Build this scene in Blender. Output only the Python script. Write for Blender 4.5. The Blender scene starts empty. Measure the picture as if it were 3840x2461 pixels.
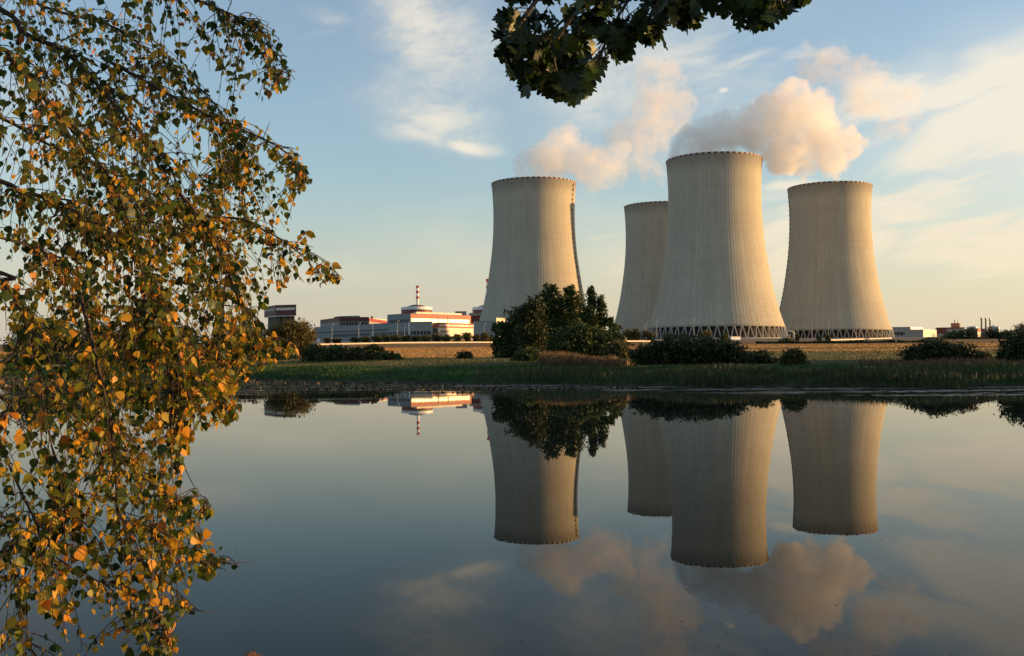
import bpy, bmesh, math, random
import numpy as np
from mathutils import Vector, Matrix, Euler

SC = bpy.context.scene
COL = SC.collection
rng = np.random.default_rng(11)
random.seed(11)
R = math.radians

# ------------------------------------------------------------------ camera
CAM_H = 2.0
F = 4000.0                       # focal length in pixels of a 3840 px wide picture
PITCH, ROLL = math.atan(111 / F), -0.0078
CAM_ROT = Matrix.Rotation(R(90) + PITCH, 3, 'X') @ Matrix.Rotation(ROLL, 3, 'Z')
cam = bpy.data.cameras.new('camera')
camo = bpy.data.objects.new('camera', cam)
COL.objects.link(camo)
camo.location = (0, 0, CAM_H)
camo.rotation_euler = CAM_ROT.to_euler()
cam.sensor_width = 36
cam.lens = 36 * F / 3840
cam.clip_start, cam.clip_end = 0.1, 30000
SC.camera = camo

# ------------------------------------------------------------------ light
SUN_EL, SUN_AZ = R(5.0), R(86.2)        # azimuth clockwise from +Y
sun_dir = Vector((math.sin(SUN_AZ) * math.cos(SUN_EL), math.cos(SUN_AZ) * math.cos(SUN_EL), math.sin(SUN_EL)))
sl = bpy.data.lights.new('sun', 'SUN')
sl.energy, sl.angle, sl.color = 3.8, R(0.55), (1.0, 0.57, 0.22)
slo = bpy.data.objects.new('sun', sl)
COL.objects.link(slo)
slo.rotation_euler = sun_dir.to_track_quat('Z', 'Y').to_euler()
slo.location = (60, 0, 60)

SC.view_settings.view_transform = 'Standard'
SC.view_settings.look = 'None'
SC.view_settings.gamma = 1
SC.view_settings.use_curve_mapping = False
SC.view_settings.exposure = 1.15
SC.cycles.volume_bounces = 8
SC.cycles.volume_step_rate = 0.4
SC.cycles.volume_max_steps = 256
SC.cycles.max_bounces = 10
SC.cycles.transparent_max_bounces = 8
SC.cycles.sample_clamp_indirect = 6


class NT:
    """Small helper for building node trees."""
    def __init__(self, tree):
        self.t = tree
        tree.nodes.clear()

    def n(self, typ, **kw):
        nd = self.t.nodes.new(typ)
        for k, v in kw.items():
            setattr(nd, k, v)
        return nd

    def set(self, sock, v):
        if v is None:
            return
        if isinstance(v, bpy.types.NodeSocket):
            self.t.links.new(v, sock)
        elif isinstance(v, (tuple, list)) and sock.type == 'RGBA' and len(v) == 3:
            sock.default_value = (*v, 1)
        else:
            sock.default_value = v

    def m(self, op, a, b=None, c=None, clamp=False):
        nd = self.n('ShaderNodeMath', operation=op, use_clamp=clamp)
        for i, v in enumerate((a, b, c)):
            self.set(nd.inputs[i], v)
        return nd.outputs[0]

    def vm(self, op, a, b=None, out=0):
        nd = self.n('ShaderNodeVectorMath', operation=op)
        self.set(nd.inputs[0], a)
        if b is not None:
            if op == 'SCALE':
                self.set(nd.inputs[3], b)
            else:
                self.set(nd.inputs[1], b)
        return nd.outputs[out]

    def xyz(self, v):
        nd = self.n('ShaderNodeSeparateXYZ')
        self.set(nd.inputs[0], v)
        return nd.outputs

    def comb(self, x, y, z):
        nd = self.n('ShaderNodeCombineXYZ')
        for i, v in enumerate((x, y, z)):
            self.set(nd.inputs[i], v)
        return nd.outputs[0]

    def noise(self, vec, scale, detail=4, rough=0.55, dist=0.0, color=False):
        nd = self.n('ShaderNodeTexNoise')
        self.set(nd.inputs['Vector'], vec)
        nd.inputs['Scale'].default_value = scale
        nd.inputs['Detail'].default_value = detail
        nd.inputs['Roughness'].default_value = rough
        nd.inputs['Distortion'].default_value = dist
        return nd.outputs['Color' if color else 'Fac']

    def ss(self, v, lo, hi, a=0.0, b=1.0):
        nd = self.n('ShaderNodeMapRange', interpolation_type='SMOOTHSTEP')
        self.set(nd.inputs[0], v)
        for i, q in enumerate((lo, hi, a, b)):
            self.set(nd.inputs[i + 1], q)
        return nd.outputs[0]

    def mix(self, f, a, b, blend='MIX'):
        nd = self.n('ShaderNodeMix', data_type='RGBA', blend_type=blend)
        self.set(nd.inputs[0], f)
        self.set(nd.inputs[6], a)
        self.set(nd.inputs[7], b)
        return nd.outputs[2]

    def ramp(self, f, stops, interp='LINEAR'):
        nd = self.n('ShaderNodeValToRGB')
        cr = nd.color_ramp
        cr.interpolation = interp
        while len(cr.elements) < len(stops):
            cr.elements.new(0.5)
        for e, (p, c) in zip(cr.elements, stops):
            e.position = p
            e.color = (*c, 1)
        self.set(nd.inputs[0], f)
        return nd.outputs[0]

    def out(self, surf=None, vol=None, world=False):
        o = self.n('ShaderNodeOutputWorld' if world else 'ShaderNodeOutputMaterial')
        if surf is not None:
            self.t.links.new(surf, o.inputs['Surface'])
        if vol is not None:
            self.t.links.new(vol, o.inputs['Volume'])

    def bsdf(self, color, rough=0.8, metal=0.0, spec=0.3, normal=None):
        b = self.n('ShaderNodeBsdfPrincipled')
        self.set(b.inputs['Base Color'], color)
        self.set(b.inputs['Roughness'], rough)
        self.set(b.inputs['Metallic'], metal)
        self.set(b.inputs['Specular IOR Level'], spec)
        if normal is not None:
            self.set(b.inputs['Normal'], normal)
        return b.outputs[0]

    def bump(self, h, strength, dist=1.0):
        b = self.n('ShaderNodeBump')
        self.set(b.inputs['Height'], h)
        b.inputs['Strength'].default_value = strength
        b.inputs['Distance'].default_value = dist
        return b.outputs[0]


# ------------------------------------------------------------------ sky
def A2(px, py):
    """direction (azimuth, elevation) of a point of the sky"""
    d = CAM_ROT @ Vector(((px * 1.598 - 1920) / F, (1230.5 - py * 1.598) / F, -1))
    return math.atan2(d.x, d.y), math.atan2(d.z, math.hypot(d.x, d.y))


SKY_STRENGTH = 0.15
world = bpy.data.worlds.new('World')
SC.world = world
world.use_nodes = True
w = NT(world.node_tree)
sky = w.n('ShaderNodeTexSky', sky_type='NISHITA')
sky.sun_disc = False
sky.sun_elevation = SUN_EL
sky.sun_rotation = SUN_AZ
sky.altitude = 0
sky.air_density = 1.0
sky.dust_density = 1.2
sky.ozone_density = 2.2
gen = w.n('ShaderNodeTexCoord').outputs['Generated']
dx, dy, dz = w.xyz(gen)
az = w.m('ARCTAN2', dx, dy)
el = w.m('ARCSINE', dz)
skycol = sky.outputs[0]


def S(c):
    return tuple(v / SKY_STRENGTH for v in c)


# thin evening veil low over the horizon, a little warmer towards the sun
veil = w.ss(el, 0.185, -0.02)
veilc = w.mix(w.ss(az, -0.5, 0.5), S((0.28, 0.248, 0.212)), S((0.375, 0.315, 0.230)))
skyc = w.mix(w.m('MULTIPLY', veil, 0.80), skycol, veilc)
skyc = w.mix(0.10, skyc, S((0.46, 0.43, 0.41)))
# cirrus
wob = w.noise(w.comb(w.m('MULTIPLY', az, 5.0), w.m('MULTIPLY', el, 9.0), 3.1), 1.0, 3, color=True)
wobx, woby, _ = w.xyz(w.vm('SUBTRACT', wob, (0.5, 0.5, 0.5)))
sa, ca = math.sin(R(14)), math.cos(R(14))
sx = w.m('ADD', w.m('MULTIPLY', az, ca), w.m('MULTIPLY', el, sa))
sy = w.m('SUBTRACT', w.m('MULTIPLY', el, ca), w.m('MULTIPLY', az, sa))
sy = w.m('ADD', sy, w.m('MULTIPLY', woby, 0.06))
streak = w.noise(w.comb(w.m('MULTIPLY', sx, 6.5), w.m('MULTIPLY', sy, 38.0), 0.7), 1.0, 7, 0.62)
mott = w.noise(w.comb(w.m('MULTIPLY', sx, 22.0), w.m('MULTIPLY', sy, 46.0), 5.0), 1.0, 6, 0.66)
broad = w.noise(w.comb(w.m('MULTIPLY', az, 6.0), w.m('MULTIPLY', el, 12.0), 9.0), 1.0, 4, 0.5)


def patch(px, py, rx, ry, rot, gain, soft=0.0):
    a0, e0 = A2(px, py)
    c, s = math.cos(R(rot)), math.sin(R(rot))
    da = w.m('ADD', w.m('SUBTRACT', az, a0), w.m('MULTIPLY', wobx, 0.10 * min(1, rx / 120)))
    de = w.m('ADD', w.m('SUBTRACT', el, e0), w.m('MULTIPLY', woby, 0.07 * min(1, ry / 60)))
    u = w.m('ADD', w.m('MULTIPLY', da, c * 2503 / rx), w.m('MULTIPLY', de, s * 2503 / rx))
    v = w.m('SUBTRACT', w.m('MULTIPLY', de, c * 2503 / ry), w.m('MULTIPLY', da, s * 2503 / ry))
    d = w.m('SQRT', w.m('ADD', w.m('MULTIPLY', u, u), w.m('MULTIPLY', v, v)))
    return w.m('MULTIPLY', w.ss(d, 1.0, soft), gain)


def total(lst):
    t = lst[0]
    for q in lst[1:]:
        t = w.m('MAXIMUM', t, q)
    return t


ms = total([patch(2420, 235, 440, 170, 10, 1.3, 0.0), patch(2330, 330, 420, 110, 12, 1.15), patch(2250, 450, 420, 80, 12, 0.95), patch(2330, 570, 420, 120, 10, 0.95),
            patch(1900, 560, 330, 190, 8, 0.95), patch(2120, 230, 240, 110, 12, 1.0), patch(1500, 600, 300, 120, 4, 0.5), patch(1730, 150, 360, 45, 4, 0.55), patch(1900, 130, 200, 40, 6, 0.5),
            patch(1540, 170, 700, 160, 5, 0.45), patch(2420, 280, 400, 190, 12, 1.3, 0.0), patch(2100, 500, 360, 90, 10, 0.9), patch(2650, 150, 320, 220, 8, 1.0), patch(2330, 180, 330, 90, 14, 1.2, 0.1)])
mm = total([patch(1010, 90, 300, 220, -50, 0.95), patch(1020, 280, 290, 130, -20, 0.95), patch(1000, 330, 200, 44, -12, 1.0), patch(1120, 352, 150, 40, -8, 1.25, 0.0), patch(750, 45, 110, 34, -10, 0.55),
            patch(480, 530, 210, 80, 10, 0.8), patch(1400, 230, 340, 180, 0, 0.75), patch(1750, 250, 300, 160, 0, 0.55)])
mb = total([patch(760, 660, 420, 70, 4, 0.55), patch(250, 600, 400, 110, 6, 0.75), patch(1250, 560, 500, 120, 3, 0.4),
            patch(60, 300, 300, 160, 0, 0.5)])
cs = w.m('MULTIPLY', w.ss(w.m('ADD', streak, w.m('MULTIPLY', w.m('SUBTRACT', ms, 0.55), 0.36)), 0.30, 0.66), w.m('MULTIPLY', ms, 1.5, clamp=True), clamp=True)
cb2 = w.m('MULTIPLY', w.ss(broad, 0.32, 0.68), w.m('MULTIPLY', ms, 0.92), clamp=True)
cm = w.m('MULTIPLY', w.m('ADD', w.m('MULTIPLY', w.ss(w.m('ADD', mott, w.m('MULTIPLY', w.m('SUBTRACT', mm, 0.5), 0.30)), 0.34, 0.76), 0.64), w.m('MULTIPLY', w.ss(broad, 0.1, 0.5), 0.30)), mm, clamp=True)
cb = w.m('MULTIPLY', w.ss(broad, 0.30, 0.70), mb, clamp=True)
# cirrus elsewhere in the sky dome, outside the picture
far_m = w.m('MULTIPLY', w.ss(streak, 0.50, 0.78), w.ss(w.m('ABSOLUTE', az), 0.55, 0.9))
mv = w.m('MULTIPLY', patch(2440, 290, 600, 300, 10, 0.66, 0.0), w.ss(broad, 0.0, 0.55, 0.55, 1.0))
sl_ = total([patch(2260, 425, 260, 20, 14, 1.1), patch(2130, 478, 240, 18, 12, 0.9), patch(2290, 522, 240, 26, 12, 1.1), patch(2190, 588, 300, 22, 10, 1.0), patch(2330, 640, 200, 16, 8, 0.8), patch(2110, 400, 130, 16, 16, 0.8),
             patch(1835, 440, 100, 32, 10, 1.1), patch(1830, 530, 90, 40, 8, 1.0), patch(1835, 640, 100, 26, 6, 0.9), patch(1720, 158, 260, 26, -4, 0.55), patch(1560, 210, 160, 14, 10, 0.6), patch(1420, 560, 160, 18, 4, 0.5), patch(2060, 330, 120, 26, 20, 0.7)])
sl_ = w.m('MULTIPLY', w.ss(w.m('ADD', sl_, w.m('MULTIPLY', w.m('SUBTRACT', streak, 0.5), 1.5)), 0.10, 1.15), 0.95)
sl_ = w.m('MULTIPLY', sl_, w.ss(el, 0.015, 0.05))
cl = total([mv, sl_, cs, cb2, cm, cb, w.m('MULTIPLY', far_m, 0.6)])
ccol = w.mix(w.ss(el, 0.02, 0.26), S((0.43, 0.36, 0.26)), S((0.44, 0.40, 0.33)))
ccol = w.mix(w.ss(az, 0.0, -0.35), ccol, S((0.36, 0.32, 0.275)))
skyc = w.mix(w.m('MULTIPLY', cl, 0.86), skyc, ccol)
puff = patch(1700, 215, 24, 13, 5, 1.0)
skyc = w.mix(w.m('MULTIPLY', w.ss(w.m('ADD', puff, w.m('MULTIPLY', w.m('SUBTRACT', mott, 0.5), 1.6)), 0.25, 1.0), w.m('MINIMUM', w.m('MULTIPLY', puff, 4.0), 0.8)), skyc, S((0.44, 0.40, 0.33)))
bg = w.n('ShaderNodeBackground')
w.set(bg.inputs['Color'], skyc)
bg.inputs['Strength'].default_value = SKY_STRENGTH
w.out(bg.outputs[0], world=True)


# ------------------------------------------------------------------ helpers
def px3(px, py, Y):
    """world point at depth Y (metres along +Y) seen at a pixel of the 3840 px picture"""
    d = CAM_ROT @ Vector(((px - 1920) / F, (1230.5 - py) / F, -1))
    k = Y / d.y
    return Vector((d.x * k, Y, CAM_H + d.z * k))


def px2(px, py, Y):
    return px3(px * 1.598, py * 1.598, Y)


def mesh_obj(name, verts, faces, mats, parent=None, mat_idx=None, smooth=False):
    me = bpy.data.meshes.new(name)
    verts = np.asarray(verts, dtype=np.float32).reshape(-1, 3)
    if isinstance(faces, np.ndarray) and faces.ndim == 2:
        nf, k = faces.shape
        me.vertices.add(len(verts))
        me.vertices.foreach_set('co', verts.ravel())
        me.loops.add(nf * k)
        me.loops.foreach_set('vertex_index', faces.astype(np.int32).ravel())
        me.polygons.add(nf)
        me.polygons.foreach_set('loop_start', np.arange(0, nf * k, k, dtype=np.int32))
        me.polygons.foreach_set('loop_total', np.full(nf, k, dtype=np.int32))
        me.update(calc_edges=True)
    else:
        me.from_pydata(verts.tolist(), [], [list(map(int, f)) for f in faces])
    for mt in (mats if isinstance(mats, (list, tuple)) else [mats]):
        me.materials.append(mt)
    if mat_idx is not None:
        me.polygons.foreach_set('material_index', np.asarray(mat_idx, dtype=np.int32))
    if smooth:
        me.polygons.foreach_set('use_smooth', np.ones(len(me.polygons), dtype=bool))
    me.update()
    o = bpy.data.objects.new(name, me)
    COL.objects.link(o)
    if parent is not None:
        o.parent = parent
    return o


def empty(name, loc=(0, 0, 0), rz=0.0):
    o = bpy.data.objects.new(name, None)
    o.empty_display_size = 0.5
    COL.objects.link(o)
    o.location = loc
    o.rotation_euler = (0, 0, rz)
    return o


def tag(o, label=None, cat=None, group=None, kind=None):
    for k, v in (('label', label), ('category', cat), ('group', group), ('kind', kind)):
        if v:
            o[k] = v
    return o


class MB:
    """collects boxes, tubes, prisms and revolved shapes into one mesh"""
    def __init__(self):
        self.v, self.f, self.mi = [], [], []

    def add(self, vs, fs, mi=0):
        b = len(self.v)
        self.v += [tuple(v) for v in vs]
        self.f += [tuple(b + i for i in f) for f in fs]
        self.mi += [mi] * len(fs)
        return self

    def prism(self, foot, z0, z1, mi=0, top=None):
        """foot: list of (x, y) counter-clockwise; top: optional other outline"""
        n = len(foot)
        if sum(foot[i][0] * foot[(i + 1) % n][1] - foot[(i + 1) % n][0] * foot[i][1] for i in range(n)) < 0:
            foot = foot[::-1]
            top = top[::-1] if top else None
        top = top or foot
        vs = [(x, y, z0) for x, y in foot] + [(x, y, z1) for x, y in top]
        fs = [tuple(range(n))[::-1], tuple(range(n, 2 * n))] + [(i, (i + 1) % n, n + (i + 1) % n, n + i) for i in range(n)]
        return self.add(vs, fs, mi)

    def box(self, c, s, mi=0, rz=0.0):
        cx, cy, cz = c
        co, si = math.cos(rz), math.sin(rz)
        pts = [(-s[0] / 2, -s[1] / 2), (s[0] / 2, -s[1] / 2), (s[0] / 2, s[1] / 2), (-s[0] / 2, s[1] / 2)]
        return self.prism([(cx + x * co - y * si, cy + x * si + y * co) for x, y in pts], cz - s[2] / 2, cz + s[2] / 2, mi)

    def tube(self, pts, rad, sides=6, mi=0, cap=True):
        pts = [Vector(p) for p in pts]
        if not isinstance(rad, (list, tuple)):
            rad = [rad] * len(pts)
        vs, fs = [], []
        for i, p in enumerate(pts):
            t = (pts[min(i + 1, len(pts) - 1)] - pts[max(i - 1, 0)])
            t = t.normalized() if t.length > 1e-9 else Vector((0, 0, 1))
            a = Vector((0, 0, 1)) if abs(t.z) < 0.9 else Vector((1, 0, 0))
            u = t.cross(a).normalized()
            v = t.cross(u)
            for k in range(sides):
                an = 2 * math.pi * k / sides
                vs.append(p + (u * math.cos(an) + v * math.sin(an)) * rad[i])
        for i in range(len(pts) - 1):
            for k in range(sides):
                k2 = (k + 1) % sides
                fs.append((i * sides + k, (i + 1) * sides + k, (i + 1) * sides + k2, i * sides + k2))
        if cap:
            fs.append(tuple(range(sides)))
            fs.append(tuple(range((len(pts) - 1) * sides, len(pts) * sides))[::-1])
        return self.add(vs, fs, mi)

    def lathe(self, prof, seg=24, c=(0, 0), mi=0):
        vs, fs = [], []
        for r, z in prof:
            for k in range(seg):
                a = 2 * math.pi * k / seg
                vs.append((c[0] + r * math.cos(a), c[1] + r * math.sin(a), z))
        for i in range(len(prof) - 1):
            for k in range(seg):
                k2 = (k + 1) % seg
                fs.append((i * seg + k, i * seg + k2, (i + 1) * seg + k2, (i + 1) * seg + k))
        fs.append(tuple(range(seg))[::-1])
        fs.append(tuple(range((len(prof) - 1) * seg, len(prof) * seg)))
        return self.add(vs, fs, mi)

    def panel(self, a, b, z0, z1, t=0.15, mi=0, gap=0.0):
        """thin slab standing proud of the wall a-b ((x, y) points, seen from outside with a on the left)"""
        ax, ay = a
        bx, by = b
        L = math.hypot(bx - ax, by - ay)
        nx, ny = (by - ay) / L, -(bx - ax) / L
        return self.prism([(ax + nx * gap, ay + ny * gap), (bx + nx * gap, by + ny * gap), (bx + nx * t, by + ny * t), (ax + nx * t, ay + ny * t)], z0, z1, mi)

    def build(self, name, mats, parent=None, smooth=False, off=None):
        v = self.v if off is None else [(x - off[0], y - off[1], z - off[2]) for x, y, z in self.v]
        return mesh_obj(name, v, self.f, mats, parent, self.mi, smooth)


def lerp2(a, b, t):
    return (a[0] + (b[0] - a[0]) * t, a[1] + (b[1] - a[1]) * t)


# ------------------------------------------------------------------ materials
def mat(name):
    m = bpy.data.materials.new(name)
    m.use_nodes = True
    return m, NT(m.node_tree)


def plain(name, col, rough=0.75, metal=0.0, spec=0.3, var=0.12, scale=0.6):
    m, t = mat(name)
    pos = t.n('ShaderNodeTexCoord').outputs['Object']
    nz = t.noise(pos, scale, 5, 0.6)
    c = t.mix(t.ss(nz, 0.3, 0.7), tuple(x * (1 - var) for x in col), tuple(min(1, x * (1 + var)) for x in col))
    t.out(t.bsdf(c, rough, metal, spec))
    return m


def cladding(name, col, pitch=3.0, var=0.1, rough=0.55):
    """profiled metal cladding: faint panel joints, streaks of dirt"""
    m, t = mat(name)
    g = t.n('ShaderNodeNewGeometry')
    x, y, z = t.xyz(g.outputs['Position'])
    wx_, wy_, _ = t.xyz(g.outputs['True Normal'])
    h = t.m('SUBTRACT', t.m('MULTIPLY', y, wx_), t.m('MULTIPLY', x, wy_))
    fr = t.m('FRACT', t.m('MULTIPLY', h, 1.0 / pitch))
    line = t.ss(fr, 0.10, 0.0)
    nz = t.noise(t.comb(t.m('MULTIPLY', h, 0.8), t.m('MULTIPLY', z, 0.08), 0.0), 1.0, 4, 0.6)
    c = t.mix(t.ss(nz, 0.3, 0.7), tuple(q * (1 - var) for q in col), tuple(min(1, q * (1 + var)) for q in col))
    c = t.mix(t.m('MULTIPLY', line, 0.35), c, tuple(q * 0.55 for q in col))
    t.out(t.bsdf(c, rough, 0.0, 0.4))
    return m


M = {}
M['red'] = cladding('red cladding', (0.26, 0.040, 0.026))
M['redshade'] = cladding('red cladding darkened for shade', (0.090, 0.024, 0.024))  # same red, darkened in the colour for walls turned from the sun
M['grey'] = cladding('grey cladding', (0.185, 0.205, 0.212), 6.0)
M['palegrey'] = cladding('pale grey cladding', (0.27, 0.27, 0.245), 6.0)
M['cream'] = cladding('cream cladding', (0.62, 0.54, 0.42), 4.0)
M['white'] = plain('white paint', (0.78, 0.76, 0.72), 0.5)
M['roof'] = plain('grey roofing', (0.12, 0.12, 0.13), 0.9)
M['steel'] = plain('galvanised steel', (0.42, 0.43, 0.44), 0.45, 0.6)
M['rust'] = plain('rusty ladder steel', (0.075, 0.058, 0.048), 0.8)
M['rimwhite'] = plain('white rim paint in shade tone', (0.40, 0.36, 0.30), 0.7)  # white lowered in the colour to the tone of a shaded rim
M['dark'] = plain('dark void', (0.035, 0.035, 0.035), 0.9)
M['tankblue'] = plain('tank steel', (0.20, 0.25, 0.29), 0.4, 0.3)
M['stack'] = plain('brown stack steel', (0.30, 0.22, 0.18), 0.7)
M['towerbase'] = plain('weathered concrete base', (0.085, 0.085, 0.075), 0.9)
M['dullred'] = cladding('dull red cladding', (0.15, 0.034, 0.028))
M['rail'] = plain('pale weathered concrete rail', (0.60, 0.50, 0.38), 0.8)
M['bark'] = plain('dark branch bark', (0.050, 0.034, 0.024), 0.9, var=0.35, scale=30)


def window_mat(name, col, pitch, frac, framec, rough=0.12):
    """row of panes with mullions"""
    m, t = mat(name)
    g = t.n('ShaderNodeNewGeometry')
    x, y, z = t.xyz(g.outputs['Position'])
    wx_, wy_, _ = t.xyz(g.outputs['True Normal'])
    h = t.m('SUBTRACT', t.m('MULTIPLY', y, wx_), t.m('MULTIPLY', x, wy_))
    q = t.m('MULTIPLY', h, 1.0 / pitch)
    fr = t.m('FRACT', q)
    cell = t.m('FLOOR', q)
    nz = t.n('ShaderNodeTexWhiteNoise', noise_dimensions='1D')
    t.set(nz.inputs['W'], cell)
    mull = t.m('GREATER_THAN', fr, frac)
    c = t.mix(nz.outputs['Value'], tuple(v * 0.55 for v in col), tuple(min(1, v * 1.5) for v in col))
    c = t.mix(mull, c, framec)
    t.out(t.bsdf(c, t.m('ADD', t.m('MULTIPLY', mull, 0.4), rough), 0.0, 0.25))
    return m


M['win'] = window_mat('dark glazing', (0.016, 0.020, 0.022), 4.2, 0.74, (0.20, 0.215, 0.22), 0.3)
M['winpale'] = window_mat('pale glazing', (0.66, 0.58, 0.44), 2.3, 0.86, (0.50, 0.40, 0.28), 0.25)
M['winwhite'] = window_mat('white glazing', (0.70, 0.64, 0.52), 3.4, 0.80, (0.27, 0.06, 0.045), 0.25)


def concrete():
    m, t = mat('ribbed tower concrete')
    pos = t.n('ShaderNodeTexCoord').outputs['Object']
    x, y, z = t.xyz(pos)
    ang = t.m('ARCTAN2', y, x)
    # vertical rain streaks and the lifts of the shuttering
    st = t.noise(t.comb(t.m('MULTIPLY', t.m('COSINE', ang), 26.0), t.m('MULTIPLY', t.m('SINE', ang), 26.0), t.m('MULTIPLY', z, 0.010)), 1.0, 5, 0.62)
    bl = t.noise(pos, 0.035, 4, 0.55)
    zl = t.m('ADD', t.m('MULTIPLY', z, 1 / 1.55), t.m('MULTIPLY', bl, 0.4))
    lift = t.n('ShaderNodeTexWhiteNoise', noise_dimensions='2D')
    t.set(lift.inputs['Vector'], t.comb(t.m('FLOOR', zl), t.m('FLOOR', t.m('MULTIPLY', ang, 108 / (2 * math.pi))), 0))
    row = t.n('ShaderNodeTexWhiteNoise', noise_dimensions='1D')
    t.set(row.inputs['W'], t.m('FLOOR', zl))
    c = t.mix(t.ss(st, 0.33, 0.70), (0.362, 0.338, 0.258), (0.448, 0.418, 0.318))
    c = t.mix(t.m('MULTIPLY', t.ss(bl, 0.35, 0.70), 0.40), c, (0.300, 0.270, 0.222))
    c = t.mix(t.m('MULTIPLY', lift.outputs['Value'], 0.22), c, (0.25, 0.23, 0.20))
    c = t.mix(t.m('MULTIPLY', row.outputs['Value'], 0.14), c, (0.50, 0.46, 0.40))
    joint = t.ss(t.m('FRACT', zl), 0.16, 0.0)
    c = t.mix(t.m('MULTIPLY', joint, 0.22), c, (0.16, 0.15, 0.13))
    rl = t.m('FRACT', t.m('MULTIPLY', ang, 108 / (2 * math.pi)))
    c = t.mix(t.m('MULTIPLY', t.ss(t.m('ABSOLUTE', t.m('SUBTRACT', rl, 0.5)), 0.40, 0.5), 0.14), c, (0.13, 0.12, 0.10))
    pb = t.noise(t.comb(t.m('MULTIPLY', ang, 9.0), t.m('MULTIPLY', z, 0.06), 3.0), 1.0, 3, 0.5)
    c = t.mix(t.m('MULTIPLY', t.ss(pb, 0.55, 0.68), 0.22), c, (0.27, 0.245, 0.19))
    damp = t.m('MULTIPLY', t.ss(t.m('ADD', z, t.m('MULTIPLY', st, 22.0)), 146.0, 158.0), 0.6)
    c = t.mix(damp, c, (0.17, 0.155, 0.13))
    t.out(t.bsdf(c, 0.9, 0, 0.2))
    return m


M['concrete'] = concrete()
M['legconc'] = plain('leg concrete', (0.32, 0.31, 0.28), 0.85)
M['fill'] = plain('dark cooling fill', (0.050, 0.040, 0.032), 0.9)
M['rimred'] = plain('red rim paint in shade tone', (0.10, 0.018, 0.015), 0.7)  # red darkened in the colour, as the rim lies in shade
M['redpaint'] = plain('red warning paint', (0.36, 0.035, 0.03), 0.6)


def leaf_mat(name, stops, trans=0.35, rough=0.5, spec=0.25):
    m, t = mat(name)
    g = t.n('ShaderNodeNewGeometry')
    c = t.ramp(g.outputs['Random Per Island'], stops)
    d = t.bsdf(c, rough, 0, spec)
    tr = t.n('ShaderNodeBsdfTranslucent')
    t.set(tr.inputs['Color'], c)
    mx = t.n('ShaderNodeMixShader')
    mx.inputs[0].default_value = trans
    t.t.links.new(d, mx.inputs[1])
    t.t.links.new(tr.outputs[0], mx.inputs[2])
    t.out(mx.outputs[0])
    return m


M['lf_dark'] = leaf_mat('dark willow leaves', [(0, (0.014, 0.024, 0.009)), (0.6, (0.030, 0.046, 0.014)), (1, (0.055, 0.068, 0.020))], 0.22)
M['lf_olive'] = leaf_mat('olive leaves', [(0, (0.032, 0.040, 0.014)), (0.6, (0.070, 0.074, 0.024)), (1, (0.120, 0.105, 0.034))], 0.3)
M['lf_green'] = leaf_mat('green leaves', [(0, (0.026, 0.044, 0.012)), (0.6, (0.050, 0.078, 0.020)), (1, (0.090, 0.108, 0.030))], 0.28)
M['lf_red'] = leaf_mat('reddening leaves', [(0, (0.024, 0.038, 0.012)), (0.82, (0.044, 0.056, 0.018)), (1, (0.095, 0.055, 0.022))], 0.3)
M['lf_yellow'] = leaf_mat('yellowing leaves', [(0, (0.060, 0.058, 0.018)), (0.6, (0.110, 0.095, 0.028)), (1, (0.180, 0.130, 0.040))], 0.3)
M['lf_grass'] = leaf_mat('bank grass', [(0, (0.014, 0.048, 0.011)), (0.7, (0.024, 0.080, 0.016)), (1, (0.050, 0.100, 0.024))], 0.15)
M['lf_meadow'] = leaf_mat('meadow grass', [(0, (0.060, 0.062, 0.018)), (0.7, (0.110, 0.100, 0.030)), (1, (0.190, 0.150, 0.050))], 0.25)
M['lf_straw'] = leaf_mat('straw stubble', [(0, (0.28, 0.145, 0.044)), (0.6, (0.38, 0.208, 0.062)), (1, (0.43, 0.25, 0.085))], 0.2)
M['lf_reed'] = leaf_mat('bank reeds', [(0, (0.020, 0.036, 0.012)), (0.7, (0.038, 0.054, 0.017)), (1, (0.085, 0.070, 0.032))], 0.15)
M['lf_dry'] = leaf_mat('dry bank grass', [(0, (0.070, 0.050, 0.024)), (0.6, (0.130, 0.080, 0.038)), (1, (0.200, 0.120, 0.055))], 0.3)
M['lf_weed'] = leaf_mat('pondweed', [(0, (0.026, 0.026, 0.011)), (0.6, (0.060, 0.044, 0.020)), (1, (0.110, 0.062, 0.026))], 0.05, 0.5, 0.4)
M['birch_leaf'] = leaf_mat('birch leaves', [(0, (0.020, 0.040, 0.008)), (0.28, (0.050, 0.080, 0.012)), (0.48, (0.150, 0.170, 0.020)), (0.60, (0.360, 0.275, 0.026)),
                                          (0.80, (0.60, 0.310, 0.025)), (0.93, (0.68, 0.30, 0.028)), (1, (0.38, 0.100, 0.020))], 0.50, 0.45, 0.3)
M['birch_green'] = leaf_mat('greener birch leaves', [(0, (0.020, 0.042, 0.008)), (0.36, (0.052, 0.084, 0.012)), (0.62, (0.140, 0.158, 0.020)), (0.76, (0.360, 0.265, 0.026)), (0.93, (0.68, 0.33, 0.03)), (1, (0.40, 0.11, 0.02))], 0.52, 0.45, 0.3)
M['oak_leaf'] = leaf_mat('oak leaves', [(0, (0.010, 0.020, 0.004)), (0.7, (0.022, 0.044, 0.007)), (0.975, (0.055, 0.092, 0.014)), (1, (0.075, 0.080, 0.022))], 0.22, 0.45, 0.3)


# ------------------------------------------------------------------ ground and water
def shore(x):
    x = np.asarray(x, float)
    return np.interp(x, [-400, -140, -60, -30, -11, 0, 16, 35, 100, 400], [190, 160, 130, 110, 92, 77, 68, 62.5, 58, 60]) + 1.5 * np.sin(x * 0.19 + 0.7) + 0.9 * np.sin(x * 0.47)


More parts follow.
